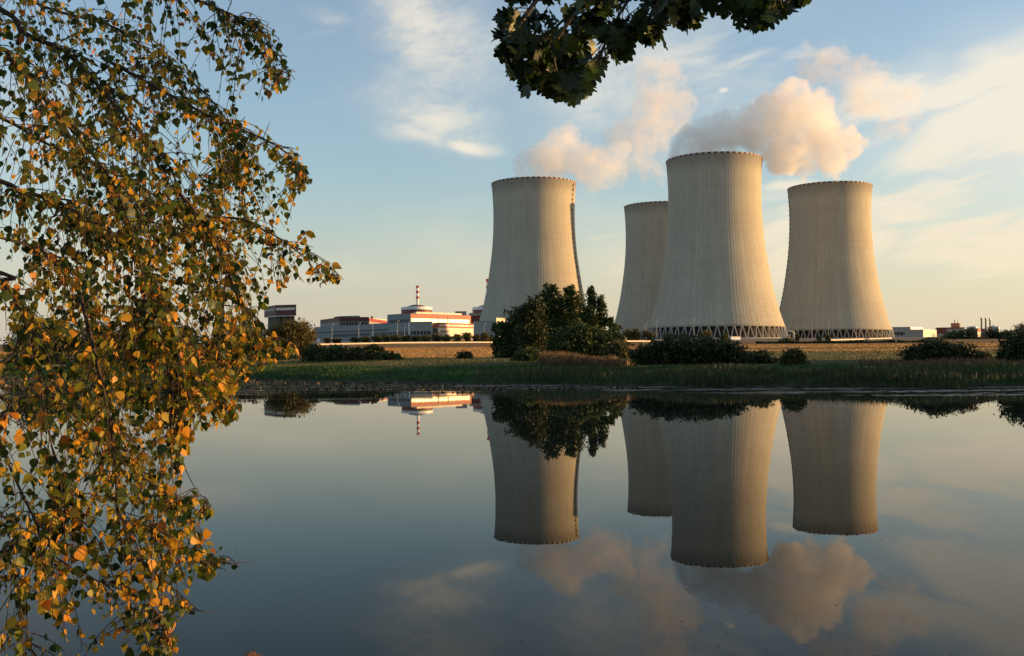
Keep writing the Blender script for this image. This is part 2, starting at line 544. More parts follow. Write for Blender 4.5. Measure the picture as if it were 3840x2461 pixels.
def ground_z(x, y):
    x = np.asarray(x, float)
    y = np.asarray(y, float)
    t = y - shore(x) - 0.7 * np.sin(x * 0.9) - 0.5 * np.sin(x * 0.37 + 1)
    bank = np.interp(t, [-30, -8, -2, 0, 1.2, 8, 25, 60, 200], [-1.6, -0.7, -0.12, 0.0, 0.28, 0.72, 1.30, 2.2, 60])
    far = np.interp(y, [0, 60, 100, 150, 220, 330, 420, 470, 500, 560, 800, 850, 9000],
                    [1.3, 1.35, 1.5, 1.95, 2.8, 5.0, 6.9, 8.4, 8.8, 9.3, 14.9, 15.6, 15.6])
    z = np.minimum(bank, far)
    near = np.interp(y, [-200, -5, 0, 3, 5.2, 8, 20], [1.4, 0.9, 0.45, 0.28, -0.08, -0.6, -1.6])
    return np.where(y < 25, near, z)


def gz(x, y):
    return float(ground_z(x, y))


xs = np.unique(np.concatenate([np.linspace(-60, 60, 81), np.sinh(np.linspace(-6, 6, 120)) * 40]))
ys = np.unique(np.concatenate([np.linspace(-60, 10, 36), np.linspace(12, 55, 15), np.linspace(56, 135, 100), np.linspace(138, 900, 140), np.geomspace(910, 9000, 30)]))
X, Y = np.meshgrid(xs, ys)
Z = ground_z(X, Y)
bumpn = 0.10 * np.sin(X * 0.21 + 1.3 * np.sin(Y * 0.13)) * np.sin(Y * 0.17 + X * 0.05) * np.clip((Y - 80) / 60, 0, 1)
Z = Z + bumpn
nx_, ny_ = len(xs), len(ys)
idx = np.arange(nx_ * ny_).reshape(ny_, nx_)
quads = np.stack([idx[:-1, :-1], idx[:-1, 1:], idx[1:, 1:], idx[1:, :-1]], -1).reshape(-1, 4)


def ground_mat():
    m, t = mat('meadow and stubble')
    p = t.n('ShaderNodeNewGeometry').outputs['Position']
    x, y, z = t.xyz(p)
    n1 = t.noise(p, 0.02, 5, 0.6)
    n2 = t.noise(p, 0.35, 5, 0.65)
    nst = t.noise(t.comb(t.m('MULTIPLY', x, 0.012), t.m('MULTIPLY', y, 0.12), 0), 1.0, 4, 0.6)
    yw = t.m('ADD', y, t.m('MULTIPLY', t.m('SUBTRACT', n1, 0.5), 36.0))
    fin = t.noise(t.comb(t.m('MULTIPLY', x, 0.10), t.m('MULTIPLY', y, 0.7), 2.0), 1.0, 5, 0.7)
    mud = (0.045, 0.036, 0.024)
    bankg = t.mix(t.ss(n2, 0.35, 0.65), (0.020, 0.040, 0.012), (0.040, 0.062, 0.018))
    mead = t.mix(t.ss(fin, 0.3, 0.7), (0.085, 0.085, 0.026), (0.190, 0.155, 0.048))
    stub = t.mix(t.ss(nst, 0.35, 0.65), (0.40, 0.225, 0.078), (0.58, 0.350, 0.130))
    stub = t.mix(t.m('MULTIPLY', t.ss(fin, 0.35, 0.75), 0.55), stub, (0.28, 0.165, 0.058))
    slope = t.mix(t.ss(fin, 0.3, 0.7), (0.17, 0.090, 0.034), (0.30, 0.170, 0.065))
    yard = t.mix(t.ss(n2, 0.3, 0.7), (0.15, 0.13, 0.095), (0.25, 0.205, 0.145))
    c = t.mix(t.ss(z, 0.02, 0.16), mud, bankg)
    c = t.mix(t.ss(yw, 100, 122), c, mead)
    yr = t.m('SUBTRACT', yw, t.ss(x, 0, 24, 0, 58))
    c = t.mix(t.m('MULTIPLY', t.ss(t.m('ADD', nst, t.ss(yr, 145, 190, 0, 0.4)), 0.5, 0.62), t.ss(yr, 130, 158)), c, stub)
    c = t.mix(t.ss(yr, 158, 182), c, stub)
    yd = t.m('ADD', y, t.m('MULTIPLY', t.m('SUBTRACT', n1, 0.5), 12.0))
    ditch = t.m('MULTIPLY', t.m('MULTIPLY', t.ss(yd, 246, 256), t.ss(yd, 282, 272)), t.ss(x, 5, 25))
    c = t.mix(t.m('MULTIPLY', ditch, 0.85), c, (0.050, 0.062, 0.022))
    c = t.mix(t.ss(yw, 345, 375), c, slope)
    c = t.mix(t.ss(y, 505, 530), c, yard)
    h = t.m('ADD', t.m('MULTIPLY', fin, 0.6), t.m('MULTIPLY', n2, 0.4))
    t.out(t.bsdf(c, 0.95, 0, 0.1, t.bump(h, 1.0, 0.9)))
    return m


g = mesh_obj('ground', np.stack([X, Y, Z], -1).reshape(-1, 3), quads, ground_mat(), smooth=True)
tag(g, kind='structure')


def water_mat():
    m, t = mat('still pond water')
    p = t.n('ShaderNodeNewGeometry').outputs['Position']
    x, y, z = t.xyz(p)
    big = t.noise(t.comb(t.m('MULTIPLY', x, 0.5), t.m('MULTIPLY', y, 0.5), 0), 1.0, 3, 0.5)
    fine = t.noise(t.comb(t.m('MULTIPLY', x, 2.2), t.m('MULTIPLY', y, 2.2), 0), 1.0, 3, 0.6)
    # breeze roughens the strip of water below the far bank
    sh = t.noise(t.comb(t.m('MULTIPLY', x, 0.035), t.m('MULTIPLY', y, 0.40), 4.0), 1.0, 4, 0.65)
    far = t.m('MULTIPLY', t.ss(y, 46, 60), t.ss(sh, 0.40, 0.66, 0.0, 0.55))
    h = t.m('ADD', t.m('MULTIPLY', big, 0.6), t.m('MULTIPLY', fine, 0.4))
    b = t.n('ShaderNodeBump')
    t.set(b.inputs['Height'], h)
    t.set(b.inputs['Strength'], t.m('ADD', 0.010, t.m('MULTIPLY', far, 0.02)))
    b.inputs['Distance'].default_value = 0.05
    c = t.mix(big, (0.006, 0.010, 0.010), (0.010, 0.014, 0.011))
    c = t.mix(t.m('MULTIPLY', far, 0.8), c, (0.045, 0.045, 0.034))
    bs = t.n('ShaderNodeBsdfPrincipled')
    t.set(bs.inputs['Base Color'], c)
    t.set(bs.inputs['Roughness'], t.m('ADD', 0.004, t.m('MULTIPLY', far, 0.16)))
    bs.inputs['IOR'].default_value = 1.115
    t.set(bs.inputs['Normal'], b.outputs[0])
    t.out(bs.outputs[0])
    return m


wt = mesh_obj('water', [(-420, 3.5, 0), (420, 3.5, 0), (420, 200, 0), (-420, 200, 0)], [(0, 1, 2, 3)], water_mat())
tag(wt, kind='structure')

# ------------------------------------------------------------------ cooling towers
N_RIB = 108
TZ = [0, 4, 12, 25, 41, 57, 76, 95, 110, 121, 130, 140.0]         # height above leg tops
TR = [56.0, 54.6, 52.0, 48.4, 45.0, 42.4, 39.9, 38.5, 38.2, 38.4, 38.9, 39.7]
LEG_H = 9.6


def tower_r(z):
    # smooth interpolation
    i = max(0, min(len(TZ) - 2, int(np.searchsorted(TZ, z)) - 1))
    def tan(k):
        a, b = max(0, k - 1), min(len(TZ) - 1, k + 1)
        return (TR[b] - TR[a]) / (TZ[b] - TZ[a])
    h = TZ[i + 1] - TZ[i]
    s = (z - TZ[i]) / h
    return ((2 * s**3 - 3 * s**2 + 1) * TR[i] + (s**3 - 2 * s**2 + s) * h * tan(i) + (-2 * s**3 + 3 * s**2) * TR[i + 1] + (s**3 - s**2) * h * tan(i + 1))


def make_tower():
    seg = N_RIB * 4
    zs = np.linspace(0, 140, 64)
    rr = np.array([tower_r(z) for z in zs])
    ang = np.zeros(seg)
    off = np.zeros(seg)
    for k in range(N_RIB):
        a0 = 2 * math.pi * k / N_RIB
        d = 2 * math.pi / N_RIB
        for j, (f, o_) in enumerate(((0.0, 0.024), (0.14, 0.024), (0.24, 0.0), (0.90, 0.0))):
            ang[4 * k + j] = a0 + d * f
            off[4 * k + j] = o_
    ca_, sa_ = np.cos(ang), np.sin(ang)
    v = []
    for z, r in zip(zs, rr):
        q = r + off
        v.append(np.stack([q * ca_, q * sa_, np.full(seg, z + LEG_H)], -1))
    for z, r in zip(zs[::-1], rr[::-1]):
        q = np.full(seg, r - (0.55 + 0.5 * max(0, 1 - z / 12)))
        v.append(np.stack([q * ca_, q * sa_, np.full(seg, z + LEG_H)], -1))
    nr = len(v)
    v = np.concatenate(v)
    f = []
    i = np.arange(nr)[:, None]
    k = np.arange(seg)[None, :]
    k2 = (k + 1) % seg
    i2 = (i + 1) % nr
    f = np.stack([i * seg + k, i * seg + k2, i2 * seg + k2, i2 * seg + k], -1).reshape(-1, 4)
    root = empty('cooling_tower')
    mesh_obj('shell', v, f, M['concrete'], root)
    # rim walkway with red and white warning dashes
    rb = MB()
    n = 100
    for k in range(n):
        a, b = 2 * math.pi * k / n, 2 * math.pi * (k + 1) / n
        ri, ro = 38.6, 40.0
        z0, z1 = LEG_H + 139.0, LEG_H + 140.35
        vs = [(r_ * math.cos(t_), r_ * math.sin(t_), z_) for z_ in (z0, z1) for r_, t_ in ((ri, a), (ro, a), (ro, b), (ri, b))]
        rb.add(vs, [(1, 2, 6, 5), (4, 5, 6, 7), (0, 3, 2, 1), (3, 0, 4, 7)], k % 2)
    rb.build('rim_band', [M['rimred'], M['rimwhite']], root)
    # ladder cage with rest platforms, running up one meridian
    lb = MB()
    zz = np.linspace(0, 138, 40)
    lb.tube([(tower_r(z) + 0.9, 0, z + LEG_H) for z in zz], 0.25, 5)
    for j, z in enumerate(np.linspace(6, 136, 30)):
        lb.box((tower_r(z) + 0.95, 0, z + LEG_H), (0.8, 1.3, 0.8 if j % 2 else 1.2))
    lad = lb.build('ladder', M['rust'], root)
    # legs: pairs meeting under the shell
    lg = MB()
    da = math.pi / 54
    for s in (-1, 1):
        p0 = (57.9 * math.cos(s * da * 0.86), 57.9 * math.sin(s * da * 0.86), -0.3)
        p1 = (55.7 * math.cos(s * da * 0.12), 55.7 * math.sin(s * da * 0.12), LEG_H + 0.25)
        lg.tube([p0, p1], 0.46, 8)
    leg = lg.build('leg', M['legconc'], root)
    for k in range(1, 54):
        c = leg.copy()
        COL.objects.link(c)
        c.parent = root
        c.rotation_euler = (0, 0, 2 * math.pi * k / 54)
    bs = MB().lathe([(60.5, -3), (60.5, 0.7), (59.6, 0.7), (59.6, 0.05), (0.5, 0.05)], 96)
    bs.build('basin', M['legconc'], root)
    MB().lathe([(52.0, 0.0), (52.0, LEG_H - 0.8), (53.0, LEG_H - 0.4), (20, LEG_H)], 96).build('cooling_fill', M['fill'], root)
    return root, lad


def copy_tree(o, parent=None):
    c = o.copy()
    COL.objects.link(c)
    if parent is not None:
        c.parent = parent
    for ch in o.children:
        copy_tree(ch, c)
    return c


GT = 'four cooling towers of the power station'
tower0, _ = make_tower()
TOW = [((170, 888), 15.6, 90, 'nearest and tallest-looking concrete cooling tower, steam blowing off its rim to the right'),
       ((21.5, 1000), 15.6, -25, 'leftmost concrete cooling tower with a dark ladder line on its sunlit side'),
       ((311, 1037), 15.6, 178, 'rightmost concrete cooling tower with no steam above and ladder bumps on its left edge'),
       ((163, 1158), 15.6, 95, 'farthest concrete cooling tower, half hidden behind the nearest one')]
for i, (xy, z, la, lab) in enumerate(TOW):
    t0 = tower0 if i == 0 else copy_tree(tower0)
    t0.location = (xy[0], xy[1], z)
    tag(t0, lab, 'cooling tower', GT)
    for ch in t0.children:
        if ch.name.startswith('ladder'):
            ch.rotation_euler = (0, 0, R(la))
# ------------------------------------------------------------------ power station buildings
def P2(px, D):
    p = px3(px, 1290, D)
    return (p.x, p.y)


def ZP(px, py, D):
    return px3(px, py, D).z


class Thing:
    def __init__(self, name, label, cat, base, group=None):
        self.base = Vector(base)
        self.root = empty(name, self.base)
        tag(self.root, label, cat, group)

    def part(self, name, mb, mats, parent=None, smooth=False, label=None):
        o = mb.build(name, mats, parent or self.root, smooth, off=self.base)
        if label:
            o['label'] = label
        return o


GZ = 15.6


def foot4(pl, pk, pr):
    """four-sided footprint from the left, nearest and right visible corners"""
    return [pl, pk, pr, (pl[0] + pr[0] - pk[0], pl[1] + pr[1] - pk[1])]


# long grey turbine hall
L, K, Q = P2(1178, 1320), P2(1537, 1150), P2(1621, 1141)
ft = [L, K, Q, (Q[0] + (L[0] - K[0]), Q[1] + (L[1] - K[1]))]
b = Thing('turbine_hall', 'long low grey hall with a dark window row, in front of the red roofed buildings', 'building', (K[0], K[1], GZ))
zt = ZP(1537, 1209, 1150)
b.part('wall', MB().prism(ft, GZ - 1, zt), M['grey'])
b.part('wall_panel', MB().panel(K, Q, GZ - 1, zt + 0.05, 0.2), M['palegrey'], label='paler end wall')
b.part('roof', MB().prism(ft, zt + 0.01, zt + 0.6), M['roof'])
o = b.part('window_band', MB().panel(lerp2(L, K, 0.20), lerp2(L, K, 0.62), 28.3, 31.4, 0.16), M['win'])
b.part('window_band', MB().panel(lerp2(L, K, 0.66), lerp2(L, K, 0.985), 27.7, 31.3, 0.16), M['win'])
b.part('window_band', MB().panel(lerp2(K, Q, 0.05), lerp2(K, Q, 0.95), 27.4, 31.3, 0.36, gap=0.2), M['win'])
b.part('gutter', MB().panel(lerp2(L, K, 0.02), lerp2(L, K, 0.80), 34.0, 34.7, 0.5), M['dark'])
b.part('downpipe', MB().panel(lerp2(L, K, 0.992), lerp2(L, K, 1.0), GZ, zt, 0.5), M['white'])
b.part('door', MB().panel(lerp2(L, K, 0.03), lerp2(L, K, 0.07), GZ, 27.0, 0.2), M['white'])

# red upper hall behind it
L, K, Q = P2(1201, 1490), P2(1273, 1405), P2(1384, 1398)
ft = foot4(L, K, Q)
b = Thing('machine_hall', 'shaded red topped hall behind the left half of the grey hall', 'building', (K[0], K[1], GZ))
zt = ZP(1273, 1192, 1405)
b.part('wall', MB().prism(ft, GZ, zt - 5.2), M['grey'])
b.part('upper_wall', MB().prism(ft, zt - 5.2, zt), M['redshade'])
b.part('roof', MB().prism(ft, zt, zt + 0.5), M['roof'])
b.part('window_band', MB().panel(lerp2(K, Q, 0.03), lerp2(K, Q, 0.97), zt - 9.5, zt - 6, 0.15), M['win'])
c0 = P2(1300, 1455)
b.part('roof_drum', MB().lathe([(17.5, zt - 2), (17.5, zt + 2.2), (15, zt + 3.3), (7, zt + 4.0), (0.2, zt + 4.2)], 40, c0), M['redshade'])
b.part('roof_house', MB().prism(foot4(P2(1297, 1440), P2(1298, 1425), P2(1350, 1420)), zt + 0.5, zt + 3.2), M['grey'])
# lit red wing
K2, Q2 = P2(1385, 1410), P2(1453, 1520)
L2 = P2(1380, 1416)
b = Thing('machine_hall_wing', 'sunlit orange red wing with pale parapet, right of the shaded red hall', 'building', (K2[0], K2[1], GZ))
ft = foot4(L2, K2, Q2)
b.part('wall', MB().prism(ft, GZ, zt - 5.0), M['palegrey'])
b.part('upper_wall', MB().prism(ft, zt - 5.0, zt - 0.6), M['red'])
b.part('parapet', MB().prism(foot4(P2(1352, 1440), P2(1353, 1432), P2(1450, 1525)), zt - 0.6, zt + 1.6), M['cream'])
b.part('vent', MB().box((lerp2(K2, Q2, 0.3)[0] - 4, lerp2(K2, Q2, 0.3)[1], zt + 1.2), (3, 3, 4)), M['grey'])

# reactor hall with the containment dome
L, K, Q = P2(1453, 1232), P2(1540, 1200), P2(1766, 1272)
ft = foot4(L, K, Q)
zt = ZP(1540, 1177, 1200)
b = Thing('reactor_hall', 'tall reactor hall with sunlit red and cream long wall below the round dome', 'building', (K[0], K[1], GZ))
b.part('wall', MB().prism(ft, GZ, zt - 9.5), M['palegrey'])
b.part('upper_wall', MB().prism(ft, zt - 9.5, zt), M['grey'])
b.part('red_band', MB().panel(K, Q, zt - 5.0, zt + 0.05, 0.25), M['red'])
b.part('window_band', MB().panel(lerp2(K, Q, 0.01), lerp2(K, Q, 0.97), zt - 9.4, zt - 5.0, 0.20), M['winpale'])
b.part('corner_strip', MB().panel(lerp2(K, Q, 0.972), Q, zt - 9.5, zt - 5.0, 0.25), M['red'])
b.part('window_band', MB().panel(lerp2(L, K, 0.06), lerp2(L, K, 0.96), zt - 9.0, zt - 6.0, 0.15), M['win'])
b.part('roof', MB().prism(ft, zt, zt + 0.5), M['roof'])
pl, pk, pq = P2(1548, 1245), P2(1562, 1222), P2(1732, 1278)
b.part('parapet', MB().prism(foot4(pl, pk, pq), zt + 0.5, zt + 3.1), M['cream'])
b.part('roof_house', MB().prism(foot4(P2(1707, 1305), P2(1709, 1290), P2(1750, 1288)), zt + 0.5, zt + 6.3), M['grey'])
for f_ in (0.42, 0.58):
    q_ = lerp2(K, Q, f_)
    b.part('antenna', MB().tube([(q_[0] - 2, q_[1], zt), (q_[0] - 2, q_[1], zt + 6)], 0.18, 5), M['steel'])
for f_ in (0.44, 0.60):
    q_ = lerp2(K, Q, f_)
    b.part('downpipe', MB().panel(lerp2(K, Q, f_), lerp2(K, Q, f_ + 0.006), zt - 14, zt - 0.5, 0.6), M['palegrey'])

DC, RC = 1290, 18.9


def containment(px, label, mast_top, D):
    c = P2(px, D)
    z0, z1 = ZP(px, 1180, D), ZP(px, 1153, D)
    t = Thing('containment_dome', label, 'reactor dome', (c[0], c[1], z0 - 16), 'reactor containment domes')
    zb = z0 + (z1 - z0) * 0.42
    t.part('drum', MB().lathe([(RC * 0.985, z0 - 16), (RC * 0.985, zb)], 56, c), M['red'])
    t.part('drum_ring', MB().lathe([(RC * 0.97, zb), (RC * 0.97, zb + 1.9)], 56, c), M['dark'])
    t.part('parapet', MB().lathe([(RC, zb + 1.9), (RC, z1), (RC - 0.8, z1 + 0.2)], 56, c), M['white'])
    t.part('roof', MB().lathe([(RC * 0.62, z1 + 0.1), (RC * 0.56, z1 + 1.3), (RC * 0.36, z1 + 2.6), (RC * 0.1, z1 + 3.3)], 40, c), M['roof'])
    ringcols = MB()
    for k in range(40):
        a = 2 * math.pi * k / 40
        ringcols.box((c[0] + RC * 0.975 * math.cos(a), c[1] + RC * 0.975 * math.sin(a), zb + 0.95), (1.0, 0.5, 1.9), rz=a + math.pi / 2)
    t.part('ring_pier', ringcols, M['palegrey'])
    # vent mast in red and white bands with little galleries
    m = MB()
    zt_ = ZP(px + 4, mast_top, D)
    zc = z1 + 2.0
    cx, cy = c[0] + 1.2, c[1]
    H = zt_ - zc
    segs = [(0, .34, 1, 1.55), (.34, .47, 0, 1.5), (.47, .62, 1, 1.45), (.62, .74, 0, 1.45), (.74, .88, 1, 1.4), (.88, 1.0, 0, 1.5)]
    for a, e, mi_, r_ in segs:
        m.lathe([(r_, zc + H * a), (r_ * 0.98, zc + H * e)], 20, (cx, cy), mi_)
    mast = t.part('vent_mast', m, [M['redpaint'], M['white']])
    gal = MB()
    for f_ in (.40, .68, .95):
        gal.lathe([(2.2, zc + H * f_), (2.2, zc + H * f_ + 1.1)], 18, (cx, cy))
    t.part('gallery', gal, M['redpaint'], mast)


containment(1563, 'round reactor dome carrying the tall red and white striped mast', 1072, DC)
containment(1826, 'round reactor dome partly hidden behind the left cooling tower', 1046, 1400)
# second reactor hall, mostly behind the tower
b = Thing('reactor_hall', 'grey and shaded red reactor hall beside the left cooling tower, under the hidden dome', 'building', (*P2(1772, 1330), GZ))
ft = foot4(P2(1758, 1350), P2(1763, 1322), P2(1860, 1318))
zt = ZP(1772, 1175, 1322)
b.part('wall', MB().prism(ft, GZ, zt - 3.0), M['redshade'])
b.part('upper_wall', MB().prism(ft, zt - 3.0, zt), M['grey'])
b.part('roof', MB().prism(ft, zt, zt + 0.4), M['roof'])

# lit lower annex
L, K, Q = P2(1622, 1200), P2(1643, 1178), P2(1800, 1236)
ft = foot4(L, K, Q)
zt = ZP(1643, 1211, 1178)
b = Thing('service_annex', 'low sunlit cream annex with a red band of small white windows', 'building', (K[0], K[1], GZ))
b.part('wall', MB().prism(ft, GZ - 1, zt - 5.2), M['cream'])
b.part('red_band', MB().prism(ft, zt - 5.2, zt), M['red'])
b.part('window_band', MB().panel(lerp2(K, Q, 0.03), lerp2(K, Q, 0.99), zt - 3.4, zt - 1.7, 0.15), M['winwhite'])
b.part('window_band', MB().panel(lerp2(L, K, 0.05), lerp2(L, K, 0.95), GZ, zt - 5.5, 0.15), M['win'])  # dark panel put here as the shade of a recess, not real windows
b.part('roof', MB().prism(ft, zt, zt + 0.4), M['roof'])
b.part('canopy', MB().box((lerp2(K, Q, 0.14)[0] + 1, lerp2(K, Q, 0.14)[1] - 1.5, zt - 9.0), (9, 5, 0.6), rz=R(41)), M['roof'])
b.part('door', MB().panel(lerp2(K, Q, 0.42), lerp2(K, Q, 0.46), GZ, GZ + 6, 0.12), M['palegrey'])

# block with the overhanging red top on the far left
L, K, Q = P2(991, 1395), P2(1034, 1350), P2(1111, 1340)
zt, zb = ZP(1034, 1146, 1350), ZP(1034, 1185, 1350)
b = Thing('handling_tower', 'square tower block with overhanging shaded red top, above the round tree', 'building', (K[0], K[1], GZ))
ft = foot4(L, K, Q)
b.part('upper_wall', MB().prism(ft, zb, zt), M['redshade'])
b.part('window_band', MB().panel(lerp2(K, Q, 0.03), lerp2(K, Q, 0.94), zt - 6.3, zt - 3.1, 0.15), M['cream'])
b.part('window_band', MB().panel(lerp2(L, K, 0.03), lerp2(L, K, 0.92), zt - 6.3, zt - 3.1, 0.15), M['palegrey'])
b.part('roof', MB().prism(ft, zt, zt + 0.5), M['roof'])
b.part('edge_strip', MB().prism(ft, zb - 0.6, zb - 0.01), M['white'])
f2 = foot4(P2(1005, 1392), P2(1038, 1358), P2(1105, 1350))
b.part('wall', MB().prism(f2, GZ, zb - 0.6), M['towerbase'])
for a_, e_ in ((0.20, 0.32), (0.55, 0.70)):
    b.part('window_strip', MB().panel(lerp2(f2[1], f2[2], a_), lerp2(f2[1], f2[2], e_), GZ, zb - 0.7, 0.2), M['dark'])
b.part('wall_panel', MB().panel(lerp2(f2[1], f2[2], 0.86), f2[2], GZ, zb - 0.7, 0.2), M['redshade'])
for f_ in (0.05, 0.4, 0.75, 0.98):
    q_ = lerp2(K, Q, f_)
    b.part('roof_vent', MB().tube([(q_[0], q_[1] + 2, zt), (q_[0], q_[1] + 2, zt + 1.6)], 0.35, 6), M['steel'])

# blue-grey shed at far left, seen through the birch
b = Thing('storage_shed', 'low blue grey shed at the far left, left of the round tree', 'building', (*P2(930, 1300), GZ))
ft = foot4(P2(878, 1330), P2(920, 1290), P2(995, 1300))
zt = ZP(930, 1228, 1295)
b.part('wall', MB().prism(ft, GZ, zt), M['tankblue'])
b.part('roof', MB().prism(ft, zt, zt + 0.5, top=[lerp2(p, P2(930, 1305), 0.12) for p in ft]), M['roof'])
b.part('window_band', MB().panel(lerp2(ft[1], ft[2], 0.1), lerp2(ft[1], ft[2], 0.9), zt - 6, zt - 3.5, 0.15), M['win'])

# grey pump houses at the foot of the left tower
b = Thing('pump_house', 'plain grey pump house at the foot of the left cooling tower', 'building', (*P2(1815, 925), GZ))
ft = foot4(P2(1776, 940), P2(1780, 926), P2(1858, 920))
zt = ZP(1815, 1206, 924)
b.part('wall', MB().prism(ft, GZ - 1, zt), M['palegrey'])
b.part('roof', MB().prism(ft, zt, zt + 0.4), M['roof'])
b.part('door', MB().panel(lerp2(ft[1], ft[2], 0.62), lerp2(ft[1], ft[2], 0.9), GZ - 1, GZ + 8, 0.15), M['grey'])
b.part('window_band', MB().panel(lerp2(ft[1], ft[2], 0.15), lerp2(ft[1], ft[2], 0.5), GZ + 3, GZ + 6, 0.15), M['win'])
b = Thing('pump_house', 'cream topped pump house just left of the thicket, at the left tower', 'building', (*P2(1880, 935), GZ))
ft = foot4(P2(1858, 952), P2(1862, 930), P2(1912, 955))
zt = ZP(1880, 1193, 935)
b.part('wall', MB().prism(ft, GZ - 1, zt - 3), M['palegrey'])
b.part('upper_wall', MB().prism(ft, zt - 3, zt), M['cream'])
b.part('roof', MB().prism(ft, zt, zt + 0.4), M['roof'])

# ---- right hand group
b = Thing('storehouse', 'grey storehouse with a pale raised roof strip, right of the rightmost tower', 'building', (*P2(3400, 1250), GZ))
L, K, Q = P2(3340, 1262), P2(3350, 1250), P2(3463, 1245)
ft = foot4(L, K, Q)
zt, zu = ZP(3440, 1236, 1248), ZP(3440, 1226, 1248)
b.part('wall', MB().prism(ft, GZ - 1, zt), M['palegrey'])
b.part('upper_wall', MB().panel(K, lerp2(K, Q, 0.58), zt, zu, -8.0), M['palegrey'])
b.part('roof_strip', MB().prism(foot4(P2(3414, 1256), P2(3416, 1249), P2(3462, 1275)), zt, zu), M['white'])
b.part('window_band', MB().panel(lerp2(K, Q, 0.02), lerp2(K, Q, 0.38), zt - 6.5, zt - 2.8, 0.15), M['win'])
b.part('door', MB().panel(lerp2(K, Q, 0.62), lerp2(K, Q, 0.72), GZ - 1, GZ + 2.4, 0.15), M['dark'])
b.part('door', MB().panel(lerp2(K, Q, 0.82), lerp2(K, Q, 0.93), GZ - 1, GZ + 2.4, 0.15), M['dark'])
b = Thing('workshop', 'small sunlit cream workshop with a blue door beside the grey storehouse', 'building', (*P2(3480, 1270), GZ))
L, K, Q = P2(3458, 1262), P2(3463, 1252), P2(3513, 1300)
ft = foot4(L, K, Q)
zt = ZP(3463, 1237, 1252)
b.part('wall', MB().prism(ft, GZ - 1, zt), M['cream'])
b.part('roof', MB().prism(ft, zt, zt + 0.5), M['white'])
b.part('door', MB().panel(lerp2(K, Q, 0.62), lerp2(K, Q, 0.9), GZ - 1, zt - 4, 0.15), M['tankblue'])
b = Thing('boiler_house', 'red and grey boiler house with a small red roof tower', 'building', (*P2(3560, 1320), GZ))
L, K, Q = P2(3509, 1345), P2(3514, 1320), P2(3616, 1312)
ft = foot4(L, K, Q)
zt = ZP(3514, 1230, 1320)
b.part('wall', MB().prism(ft, GZ - 1, zt - 0.01), M['palegrey'])
b.part('red_band', MB().panel(K, lerp2(K, Q, 0.36), zt - 7, zt - 0.02, 0.2), M['dullred'])
b.part('red_band', MB().panel(lerp2(K, Q, 0.36), Q, zt - 1.3, zt - 0.02, 0.2), M['dullred'])
b.part('corner_strip', MB().panel(K, lerp2(K, Q, 0.03), GZ - 1, zt - 7, 0.2), M['dullred'])
b.part('roof', MB().prism(ft, zt, zt + 0.4), M['roof'])
b.part('window_band', MB().panel(lerp2(K, Q, 0.38), lerp2(K, Q, 0.92), zt - 8, zt - 5.8, 0.15), M['win'])
tw = foot4(P2(3567, 1338), P2(3569, 1328), P2(3600, 1330))
z2 = ZP(3569, 1212, 1328)
rt = b.part('roof_tower', MB().prism(tw, zt + 0.4, z2), M['dullred'])
b.part('balcony', MB().prism(foot4(P2(3596, 1336), P2(3598, 1330), P2(3605, 1332)), z2 - 4, z2 - 0.5), M['dullred'], rt)
for q_ in (3581, 3593):
    p_ = P2(q_, 1333)
    b.part('flue', MB().tube([(p_[0], p_[1], z2), (p_[0], p_[1], z2 + 4.5)], 0.55, 8), M['steel'], rt)
b = Thing('red_shed', 'small sunlit red and cream shed between the two tanks', 'building', (*P2(3680, 1350), GZ))
ft = foot4(P2(3664, 1345), P2(3667, 1338), P2(3700, 1370))
zt = ZP(3670, 1233, 1345)
b.part('wall', MB().prism(ft, GZ - 1, zt - 4), M['cream'])
b.part('upper_wall', MB().prism(ft, zt - 4, zt), M['red'])
b.part('roof', MB().prism(ft, zt, zt + 0.3), M['roof'])
for pxc, wpx, lab in ((3647, 36, 'bluish steel tank right beside the boiler house'), (3729, 40, 'larger bluish steel tank behind the rightmost of the three chimneys')):
    c = P2(pxc, 1360)
    r_ = wpx / 2 / F * 1360 * 1.05
    zt = ZP(pxc, 1229, 1360)
    t = Thing('storage_tank', lab, 'tank', (c[0], c[1], GZ), 'steel tanks by the boiler house')
    t.part('shell', MB().lathe([(r_, GZ - 1), (r_, zt)], 40, c), M['tankblue'])
    t.part('roof', MB().lathe([(r_ * 1.02, zt), (r_ * 1.02, zt + 0.4), (r_ * 0.5, zt + 1.5), (0.2, zt + 1.9)], 40, c), M['steel'])
    t.part('ladder', MB().box((c[0] - r_ * 0.5, c[1] - r_ * 0.92, (zt + GZ) / 2), (0.9, 0.9, zt - GZ)), M['white'])
for pxc, py_, lab in ((3682, 1191, 'leftmost of the three thin brown chimneys'), (3698, 1192, 'middle one of the three thin brown chimneys'), (3714, 1193.5, 'rightmost of the three thin brown chimneys, in front of the big tank')):
    D_ = 1325
    c = P2(pxc, D_)
    zt = ZP(pxc, py_, D_)
    t = Thing('chimney', lab, 'chimney', (c[0], c[1], GZ), 'three thin chimneys')
    t.part('shaft', MB().lathe([(1.05, GZ - 1), (0.95, zt - 2.0)], 14, c), M['stack'])
    t.part('cap', MB().lathe([(1.25, zt - 2.0), (1.25, zt)], 14, c), M['steel'])
    t.part('bracket', MB().lathe([(1.3, (zt + GZ) / 2), (1.3, (zt + GZ) / 2 + 0.5)], 14, c), M['steel'])

